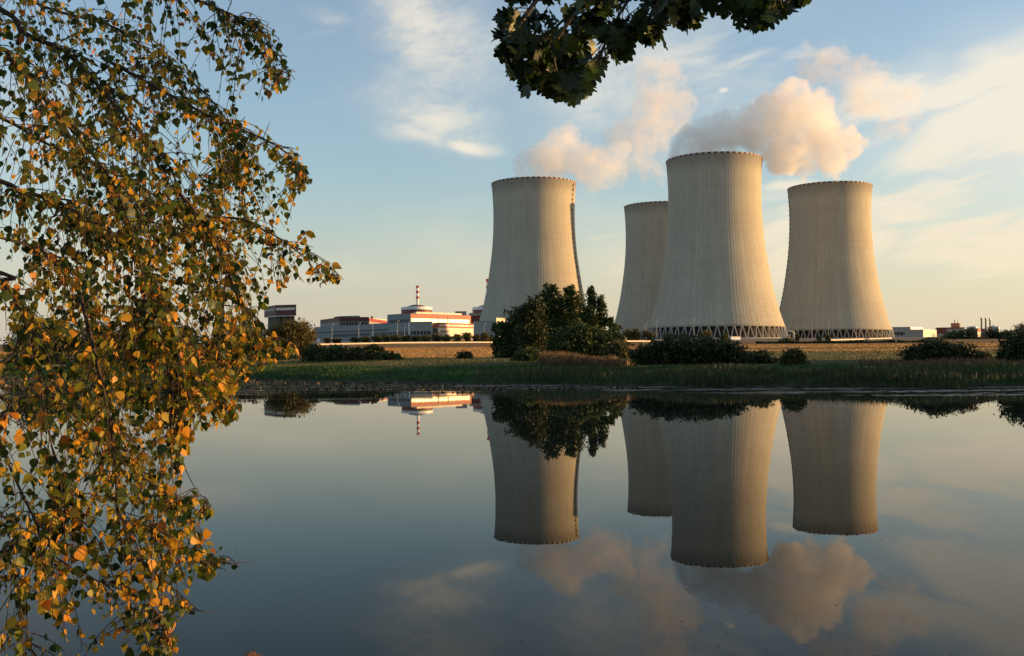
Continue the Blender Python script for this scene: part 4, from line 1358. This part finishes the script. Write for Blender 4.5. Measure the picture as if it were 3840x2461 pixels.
def add_leaves(pos, tipdir, nrm, size, kind, name, mt, parent, base, curl=0.16):
    """one folded outline per leaf; pos (n,3) stalk ends, tipdir and nrm (n,3) unit vectors"""
    n = len(pos)
    tpl = leaf_template(kind)
    k = len(tpl)
    y = tipdir / np.linalg.norm(tipdir, axis=1, keepdims=True)
    x = np.cross(y, nrm)
    x /= np.linalg.norm(x, axis=1, keepdims=True) + 1e-9
    z = np.cross(x, y)
    cz = curl * rng.uniform(-0.4, 1.6, n)
    fold = rng.uniform(0.02, 0.30, n)
    wid = rng.uniform(0.85, 1.15, n)
    right, left, ribs = [], [], []
    for (tx, ty) in tpl:
        zz = -cz * ty * ty
        for lst, sg in ((right, 1), (left, -1)):
            lst.append(pos + (x * (sg * tx * wid)[:, None] + y * ty + z * (zz + fold * tx)[:, None]) * size[:, None])
    V = np.stack(right + left[1:-1], 1)            # right side incl. both ends, then the left side
    m = V.shape[1]
    R_i = list(range(k))
    L_i = [0] + list(range(k, m)) + [k - 1]
    mids = [0, k - 1]
    tris = []
    # split along the midrib with interior rib points at matching heights
    rib = np.stack([pos + (y * ty + z * (-cz * ty * ty)[:, None]) * size[:, None] for (_, ty) in tpl[1:-1]], 1)
    V = np.concatenate([V, rib], 1)
    Rb = [0] + list(range(m, m + k - 2)) + [k - 1]
    fs = []
    for i in range(k - 1):
        for side, flip in ((R_i, False), (L_i, True)):
            q = [Rb[i], side[i], side[i + 1], Rb[i + 1]]
            u = []
            for v_ in q:
                if v_ not in u:
                    u.append(v_)
            if len(u) < 3:
                continue
            if len(u) == 3:
                u = u + [u[-1]] if False else u
            fs.append(tuple(u[::-1] if flip else u))
    t3 = []
    for f in fs:
        t3.append((f[0], f[1], f[2]))
        if len(f) == 4:
            t3.append((f[0], f[2], f[3]))
    t3 = np.array(t3)
    mt_ = V.shape[1]
    FA = (np.arange(n)[:, None, None] * mt_ + t3[None]).reshape(-1, 3)
    return mesh_obj(name, V.reshape(-1, 3) - np.array(base), FA, mt, parent, smooth=True)


TB = Vector((-4.9, 3.3, 0.25))
birch = empty('birch_tree', TB)
tag(birch, 'weeping birch with green and golden leaves hanging down the whole left side', 'tree')
tk = MB().tube([(-4.9, 3.3, -0.3), (-4.85, 3.3, 1.5), (-4.7, 3.35, 3.6), (-4.55, 3.4, 6.5), (-4.4, 3.5, 9.0)], [0.20, 0.17, 0.14, 0.09, 0.03], 12)
M['birchbark'] = plain('white birch bark', (0.55, 0.52, 0.47), 0.8, var=0.25, scale=4)
tk.build('trunk', M['birchbark'], birch, True, off=TB)

# main limbs: points of the picture with their own distances; every limb starts at the trunk
LIMBS = [  # (path [(px, py, dist)], twigs, length of twigs, thickness)
    ([(-60, 10, 4.6), (60, 65, 4.6), (150, 110, 4.6), (230, 190, 4.55), (300, 275, 4.5), (380, 370, 4.5), (430, 470, 4.5), (480, 560, 4.45)], 54, 0.62, 0.022),
    ([(-60, 95, 4.1), (30, 150, 4.1), (110, 240, 4.1), (190, 330, 4.1), (260, 420, 4.1), (300, 520, 4.1), (330, 640, 4.1), (350, 760, 4.1)], 54, 0.55, 0.018),
    ([(-60, -160, 4.9), (120, -110, 4.9), (300, -60, 4.8), (430, -10, 4.8), (540, 20, 4.7), (610, 70, 4.7), (650, 140, 4.7), (685, 195, 4.7)], 56, 0.52, 0.020),
    ([(230, 130, 4.6), (330, 180, 4.7), (430, 240, 4.7), (520, 290, 4.7), (600, 300, 4.7), (660, 340, 4.7), (700, 385, 4.7), (725, 425, 4.7)], 46, 0.42, 0.012),
    ([(-60, 420, 4.4), (40, 445, 4.4), (130, 480, 4.4), (200, 520, 4.4), (290, 590, 4.3), (360, 690, 4.3), (410, 800, 4.3), (450, 900, 4.3)], 58, 0.55, 0.020),
    ([(230, 500, 4.8), (360, 495, 4.8), (470, 505, 4.8), (560, 515, 4.8), (640, 545, 4.8), (700, 580, 4.8), (760, 610, 4.8), (815, 655, 4.8)], 42, 0.34, 0.010),
    ([(430, 460, 4.4), (500, 560, 4.4), (540, 640, 4.4), (570, 700, 4.4), (600, 750, 4.4), (640, 790, 4.4), (680, 812, 4.4)], 34, 0.36, 0.009),
    ([(-60, 620, 3.9), (20, 660, 3.9), (70, 760, 3.9), (95, 880, 3.9), (110, 1000, 3.9), (125, 1120, 3.9), (140, 1220, 3.9)], 44, 0.45, 0.014),
    ([(330, 620, 4.2), (370, 760, 4.2), (400, 880, 4.2), (420, 960, 4.2), (415, 1030, 4.2), (415, 1090, 4.2), (455, 1150, 4.2), (500, 1203, 4.2)], 40, 0.40, 0.010),
    ([(200, 700, 4.0), (250, 850, 4.0), (280, 980, 4.0), (270, 1100, 4.0), (290, 1200, 4.0), (350, 1260, 4.0), (440, 1300, 4.0), (570, 1332, 4.0)], 40, 0.40, 0.011),
    ([(-60, 900, 3.8), (0, 1000, 3.8), (20, 1150, 3.8), (60, 1240, 3.8), (130, 1300, 3.8), (240, 1370, 3.8), (330, 1420, 3.8), (400, 1500, 3.8)], 46, 0.36, 0.010),
    ([(270, 1180, 4.1), (320, 1270, 4.1), (370, 1350, 4.1), (420, 1400, 4.1), (470, 1420, 4.1), (490, 1445, 4.1)], 22, 0.28, 0.006),
    ([(-60, 1200, 3.7), (10, 1300, 3.7), (30, 1420, 3.7), (60, 1520, 3.7), (80, 1600, 3.7)], 26, 0.34, 0.010),
    ([(440, 780, 4.5), (490, 850, 4.5), (520, 910, 4.5), (540, 960, 4.5), (560, 985, 4.5)], 22, 0.30, 0.007),
    ([(-60, 250, 5.2), (100, 330, 5.3), (250, 390, 5.3), (380, 480, 5.3), (460, 600, 5.3), (510, 720, 5.3), (540, 830, 5.3)], 60, 0.55, 0.016),
    ([(-60, -60, 5.5), (120, 20, 5.6), (260, 60, 5.6), (380, 130, 5.6), (470, 210, 5.6), (540, 300, 5.6), (560, 420, 5.6)], 60, 0.55, 0.016),
    ([(-60, 540, 5.0), (60, 580, 5.1), (160, 650, 5.1), (210, 760, 5.1), (230, 880, 5.1), (240, 1010, 5.1)], 50, 0.5, 0.014),
    ([(60, 900, 4.6), (150, 950, 4.6), (230, 1030, 4.6), (300, 1090, 4.6), (380, 1130, 4.6), (440, 1180, 4.6)], 36, 0.40, 0.010),
]


def outside(p, slack=0.0):
    x, y = to_px(p)
    return x > np.interp(y, BO_Y, BO_X) + slack


def spline(pts, k=6):
    out = []
    n = len(pts)
    for i in range(n - 1):
        p0, p1, p2, p3 = pts[max(0, i - 1)], pts[i], pts[i + 1], pts[min(n - 1, i + 2)]
        for j in range(k):
            t = j / k
            out.append(0.5 * ((2 * p1) + (p2 - p0) * t + (2 * p0 - 5 * p1 + 4 * p2 - p3) * t * t + (3 * p1 - p0 - 3 * p2 + p3) * t ** 3))
    out.append(pts[-1])
    return out


for li, (path, ntw, tl, th) in enumerate(LIMBS):
    P = [px2(a, b_, d) for a, b_, d in path]
    if path[0][0] < 0:
        # carry the limb back to the trunk outside the picture
        z0 = max(1.0, min(8.5, P[0].z + 0.5))
        P = [Vector((-4.7, 3.35, z0)), (P[0] + Vector((-4.7, 3.35, z0))) / 2 + Vector((0, 0, 0.12))] + P
    P = [p + Vector((rng.normal() * 0.012, rng.normal() * 0.05, rng.normal() * 0.012)) for p in P]
    S_ = spline(P)
    br = MB()
    m = len(S_)
    th *= 0.72
    br.tube(S_, [max(0.0014, th * (1 - 0.92 * i / (m - 1))) for i in range(m)], 6)
    lp, lt, ln, ls = [], [], [], []
    first = 12 if path[0][0] < 0 else 1
    dens = 1.0
    upper = path[0][1] < 260 and path[-1][1] < 800
    for q in range(int(ntw * (2.5 if upper else 2.2))):
        i = rng.integers(first, m - 1) if rng.random() > 0.2 else m - 1 - rng.integers(1, 5)
        s0 = S_[i]
        fwd = (S_[min(m - 1, i + 1)] - S_[i - 1]).normalized()
        d = (fwd * rng.uniform(0.2, 1.0) + Vector((rng.normal() * 0.7, rng.normal() * 0.8, rng.normal() * 0.35))).normalized()
        L_ = tl * rng.uniform(0.35, 1.15)
        step = 0.032
        pts = [s0.copy()]
        p = s0.copy()
        for k in range(int(L_ / step)):
            d = (d + Vector((rng.normal() * 0.05, rng.normal() * 0.05, -0.10))).normalized()
            p = p + d * step
            if outside(p, -8):
                break
            pts.append(p.copy())
        if len(pts) < 3:
            continue
        br.tube(pts, [0.0022 * (1 - 0.6 * k / len(pts)) for k in range(len(pts))], 4, cap=False)
        for k in range(1, len(pts)):
            if rng.random() > 0.72:
                continue
            for _ in range(2 if rng.random() < 0.25 else 1):
                side = Vector((rng.normal(), rng.normal(), rng.normal() * 0.5)).normalized()
                lpnt = pts[k] + side * rng.uniform(0.006, 0.022) + Vector((0, 0, -0.006))
                tip = (side * 0.55 + Vector((0, 0, -1.0)) + Vector((rng.normal(), rng.normal(), rng.normal())) * 0.30).normalized()
                if outside(lpnt + tip * 0.03, 9):
                    continue
                lp.append(lpnt)
                lt.append(tip)
                ln.append((rng.normal(), rng.normal(), rng.normal() * 0.35))
                ls.append(rng.choice([0.020, 0.026, 0.032, 0.044]) * (0.92 if upper else 1.0) * rng.uniform(0.8, 1.15))
                if rng.random() < 0.8:
                    br.tube([pts[k], lpnt], 0.0008, 3, cap=False)
    bo = br.build('branch', M['bark'], birch, True, off=TB)
    if lp:
        add_leaves(np.array([tuple(v) for v in lp]), np.array([tuple(v) for v in lt]), np.array(ln), np.array(ls), 'birch', 'leaves', M['birch_green' if upper else 'birch_leaf'], bo, TB)

# ------------------------------------------------------------------ oak bough hanging in from the top
OB = Vector((4.6, -2.6, 0.75))
oak = empty('oak_tree', OB)
tag(oak, 'oak whose dark lobed leaves hang into the top of the picture', 'tree')
M['oakbark'] = plain('oak bark', (0.10, 0.075, 0.055), 0.9, var=0.4, scale=8)
MB().tube([(4.6, -2.6, 0.3), (4.6, -2.6, 2.2), (4.45, -2.4, 4.2), (4.3, -2.2, 6.5), (4.4, -2.2, 9.5)], [0.42, 0.33, 0.28, 0.2, 0.06], 14).build('trunk', M['oakbark'], oak, True, off=OB)
OAK_Y = [0, 60, 110, 150, 190, 225, 252]
OAK_BOT = [(1135, 100), (1150, 112), (1170, 150), (1190, 150), (1200, 190), (1230, 228), (1262, 205), (1285, 225), (1312, 250), (1345, 240), (1375, 235), (1392, 190), (1412, 168), (1445, 150), (1470, 148), (1482, 108), (1520, 98), (1545, 112), (1565, 80),
           (1600, 76), (1612, 52), (1640, 62), (1655, 20), (1664, 18), (1672, 40), (1700, 62), (1730, 74), (1760, 60), (1790, 72), (1818, 66), (1832, 40), (1860, 28), (1895, 6), (1930, -30)]
OX = [p[0] for p in OAK_BOT]
OY = [p[1] for p in OAK_BOT]


def oak_ok(p, slack=0):
    x, y = to_px(p)
    return 1138 < x < 1925 and y < np.interp(x, OX, OY) + slack


OLIMBS = [
    ([(1880, -420, 3.6), (1750, -300, 4.6), (1620, -190, 5.1), (1500, -100, 5.3), (1400, -20, 5.3), (1330, 60, 5.3), (1300, 130, 5.3), (1320, 205, 5.3)], 34, 0.030),
    ([(1500, -100, 5.3), (1380, -80, 5.2), (1290, -30, 5.2), (1235, 40, 5.2), (1200, 110, 5.2), (1180, 140, 5.2)], 26, 0.014),
    ([(1330, 40, 5.4), (1290, 80, 5.4), (1262, 130, 5.4), (1245, 175, 5.4), (1235, 205, 5.4)], 20, 0.008),
    ([(1560, -140, 5.0), (1500, -40, 4.9), (1450, 40, 4.9), (1420, 100, 4.9), (1400, 140, 4.9)], 26, 0.012),
    ([(1620, -180, 4.9), (1580, -70, 4.8), (1540, 10, 4.8), (1520, 60, 4.8), (1575, 60, 4.8)], 22, 0.010),
    ([(1740, -300, 4.7), (1730, -150, 4.5), (1735, -50, 4.4), (1745, 10, 4.4), (1760, 35, 4.4)], 12, 0.010),
    ([(1800, -330, 4.4), (1830, -180, 4.3), (1830, -70, 4.3), (1822, -5, 4.3), (1850, 8, 4.3)], 12, 0.010),
    ([(1300, -60, 5.6), (1250, 10, 5.6), (1220, 60, 5.6), (1260, 100, 5.6), (1330, 150, 5.6), (1360, 195, 5.6)], 30, 0.010),
    ([(1480, -80, 5.6), (1420, 0, 5.6), (1380, 60, 5.6), (1350, 110, 5.6), (1380, 180, 5.6)], 28, 0.010),
    ([(1600, -190, 4.9), (1660, -60, 4.8), (1720, -12, 4.7), (1790, -8, 4.7), (1850, -12, 4.7), (1890, -16, 4.7)], 22, 0.008),
    ([(1560, -120, 5.0), (1600, -40, 4.9), (1625, 5, 4.9), (1640, 30, 4.9)], 14, 0.006),
]
for path, ntw, th in OLIMBS:
    P = [px2(a, b_, d) for a, b_, d in path]
    if path[0][0] == 1880:
        P = [Vector((4.4, -2.3, 5.6)), Vector((3.9, 0.2, 5.9))] + P
    S_ = spline(P)
    m = len(S_)
    br = MB().tube(S_, [max(0.003, th * (1 - 0.88 * i / (m - 1))) for i in range(m)], 7)
    lp, lt, ln, ls = [], [], [], []
    for q in range(ntw):
        i = rng.integers(12 if len(P) > 8 else 1, m)
        s0 = S_[i]
        fwd = (S_[min(m - 1, i + 1)] - S_[max(0, i - 1)]).normalized()
        d = (fwd * 0.7 + Vector((rng.normal() * 0.6, rng.normal() * 0.7, rng.normal() * 0.5 - 0.15))).normalized()
        pts = [s0.copy()]
        p = s0.copy()
        for k in range(rng.integers(2, 6)):
            d = (d + Vector((rng.normal() * 0.15, rng.normal() * 0.15, -0.05))).normalized()
            p = p + d * 0.04
            if not oak_ok(p, -14) and p.z < 4.4:
                break
            pts.append(p.copy())
        if len(pts) > 1:
            br.tube(pts, [0.0035 * (1 - 0.5 * k / len(pts)) for k in range(len(pts))], 5, cap=False)
        for k in range(rng.integers(4, 8)):
            a = rng.uniform(0, 2 * math.pi)
            side = Vector((math.cos(a), math.sin(a), rng.normal() * 0.25))
            tip = (d * 0.45 + side * 0.75 + Vector((0, 0, -0.75)) + Vector((rng.normal(), rng.normal(), rng.normal())) * 0.25).normalized()
            L_ = rng.uniform(0.078, 0.135)
            at = pts[-1 - (k % 2 if len(pts) > 1 else 0)] + tip * 0.006
            if not oak_ok(at + tip * L_, 6) or not oak_ok(at + tip * L_ * 0.5, 2):
                continue
            lp.append(at)
            lt.append(tip)
            ln.append((rng.normal(), rng.normal() * 1.2 - 0.5, rng.normal() * 0.5 - 0.3))
            ls.append(L_)
    bo = br.build('branch', M['oakbark'], oak, True, off=OB)
    if lp:
        add_leaves(np.array([tuple(v) for v in lp]), np.array([tuple(v) for v in lt]), np.array(ln), np.array(ls), 'oak', 'leaves', M['oak_leaf'], bo, OB, 0.25)

# ------------------------------------------------------------------ dried umbel on the near bank
tp = px2(590, 1532, 5.0)
t = Thing('dried_umbel', 'dried rusty flower head at the bottom edge, in front of the dark water', 'flower', (tp.x, tp.y, gz(tp.x, tp.y)))
M['dryflower'] = leaf_mat('dried flower', [(0, (0.16, 0.07, 0.03)), (0.6, (0.30, 0.14, 0.06)), (1, (0.42, 0.24, 0.12))], 0.2)
st = MB().tube([(tp.x + 0.05, tp.y, gz(tp.x, tp.y) - 0.1), (tp.x + 0.02, tp.y, tp.z - 0.25), (tp.x, tp.y, tp.z - 0.05)], [0.004, 0.003, 0.0025], 6)
fl = []
for k in range(26):
    a = k * 2.399
    r_ = 0.045 * math.sqrt((k + 0.5) / 26)
    tip = Vector((tp.x + r_ * math.cos(a), tp.y + r_ * math.sin(a), tp.z - 2.5 * r_ * r_ * 6))
    st.tube([(tp.x, tp.y, tp.z - 0.05), tip], 0.0011, 4, cap=False)
    for j in range(14):
        fl.append(tip + Vector((rng.normal(), rng.normal(), rng.normal() * 0.5)) * 0.0045)
t.part('stem', st, M['dryflower'])
V, F_ = rand_quads(np.array([tuple(v) for v in fl]) - np.array(t.base), 0.0038)
mesh_obj('flower_head', V, F_, M['dryflower'], t.root)


# ------------------------------------------------------------------ steam
def plume(label, blobs, Yd, dens, seed, ragged=1.0):
    """blobs in 2403 px units (x, y, radius, depth offset in metres, strength)"""
    B = []
    for x, y, r, dy, s in blobs:
        p = px2(x, y, Yd + dy)
        B.append((p, r / 2503 * (Yd + dy), s))
    base = B[0][0].copy()
    bm = bmesh.new()
    for p, r, s in B:
        bmesh.ops.create_icosphere(bm, subdivisions=2, radius=r * 1.45, matrix=Matrix.Translation(p - base))
    me = bpy.data.meshes.new('steam_plume')
    bm.to_mesh(me)
    bm.free()
    o = bpy.data.objects.new('steam_plume', me)
    COL.objects.link(o)
    md = o.modifiers.new('remesh', 'REMESH')
    md.mode = 'VOXEL'
    md.voxel_size = 3.5
    dg = bpy.context.evaluated_depsgraph_get()
    me2 = bpy.data.meshes.new_from_object(o.evaluated_get(dg))
    o.modifiers.clear()
    o.data = me2
    me2.name = 'steam_plume'
    o.location = base
    m, t = mat('steam')
    pos = t.n('ShaderNodeNewGeometry').outputs['Position']
    wv = t.noise(pos, 1 / 34.0, 3, 0.55, color=True)
    q = t.vm('ADD', pos, t.vm('SCALE', t.vm('SUBTRACT', wv, (0.5, 0.5, 0.5)), 26.0))
    f = None
    for p, r, s in B:
        d = t.vm('DISTANCE', q, tuple(p), out=1)
        v = t.m('MULTIPLY_ADD', d, -s / (r * 1.24), s)
        if f is None:
            f = v
        else:
            nd = t.n('ShaderNodeMath', operation='SMOOTH_MAX')
            t.set(nd.inputs[0], f)
            t.set(nd.inputs[1], v)
            nd.inputs[2].default_value = 0.15
            f = nd.outputs[0]
    nz = t.noise(t.vm('ADD', pos, (seed * 37.0, 0, 0)), 1 / 22.0, 6, 0.62)
    f = t.m('ADD', f, t.m('MULTIPLY', t.m('SUBTRACT', nz, 0.5), ragged * 1.35))
    n2 = t.noise(t.vm('ADD', pos, (0, seed * 23.0, 0)), 1 / 8.0, 3, 0.6)
    f = t.m('ADD', f, t.m('MULTIPLY', t.m('SUBTRACT', n2, 0.5), 0.45))
    dn = t.m('MULTIPLY', t.m('MULTIPLY', t.ss(f, 0.08, 0.36), t.ss(t.m('ADD', t.m('MULTIPLY', nz, 0.6), t.m('MULTIPLY', n2, 0.4)), 0.38, 0.62, 0.25, 1.7)), dens)
    vs = t.n('ShaderNodeVolumePrincipled')
    t.set(vs.inputs['Color'], (1.0, 0.978, 0.940))
    t.set(vs.inputs['Density'], dn)
    vs.inputs['Anisotropy'].default_value = 0.1
    t.out(vol=vs.outputs[0])
    o.data.materials.clear()
    o.data.materials.append(m)
    tag(o, label, 'steam', 'plumes of steam over the cooling towers')
    return o


plume('soft low steam cloud drifting right off the rim of the leftmost tower', [(1235, 412, 34, 0, 0.9), (1265, 388, 54, 0, 1.1), (1300, 365, 58, 0, 1.1), (1335, 362, 60, 5, 1.1), (1375, 382, 56, 8, 1.1), (1420, 388, 50, 10, 0.9), (1392, 412, 40, 8, 0.9), (1318, 335, 36, 5, 1.0), (1440, 360, 34, 10, 0.7)], 1000, 0.024, 1, 1.05)
plume('tall column of pink steam rising above the half hidden tower', [(1525, 180, 38, 0, 1.0), (1560, 180, 36, 5, 0.9), (1552, 222, 54, 5, 1), (1583, 262, 52, 0, 1), (1535, 278, 52, 0, 1), (1495, 308, 52, -5, 1.0), (1462, 325, 40, -5, 0.8), (1528, 335, 48, 5, 0.9), (1512, 380, 42, 0, 0.7), (1548, 395, 34, 0, 0.5)], 1130, 0.016, 2, 1.45)
plume('thickest bright steam cloud blowing right off the nearest tower', [(1600, 358, 34, 0, 1.0), (1640, 345, 46, 5, 1.1), (1690, 325, 52, 5, 1.15), (1735, 305, 54, 5, 1.1), (1775, 310, 58, 0, 1.2), (1815, 268, 58, 0, 1.2), (1855, 232, 46, 0, 1.2), (1895, 275, 60, 5, 1.2), (1935, 300, 48, 5, 0.9), (1845, 348, 62, 0, 1.3), (1905, 350, 58, 5, 1.1), (1960, 362, 48, 5, 0.95), (1990, 325, 38, 5, 0.7), (1655, 305, 32, 5, 0.8), (1945, 380, 30, 5, 0.8)], 895, 0.050, 3, 1.1)
plume('ragged high scrap of steam at the upper right', [(1905, 148, 44, 0, 1.0), (1940, 150, 42, 0, 1.0), (1975, 180, 44, 5, 0.9), (2030, 178, 46, 5, 1.0), (2058, 168, 32, 5, 1.0), (2038, 230, 50, 0, 0.9), (1985, 220, 42, 0, 0.8), (2090, 235, 36, 0, 0.75), (2138, 212, 28, 0, 0.65), (2120, 290, 36, 0, 0.55), (2070, 285, 40, 0, 0.55)], 960, 0.016, 4, 1.45)
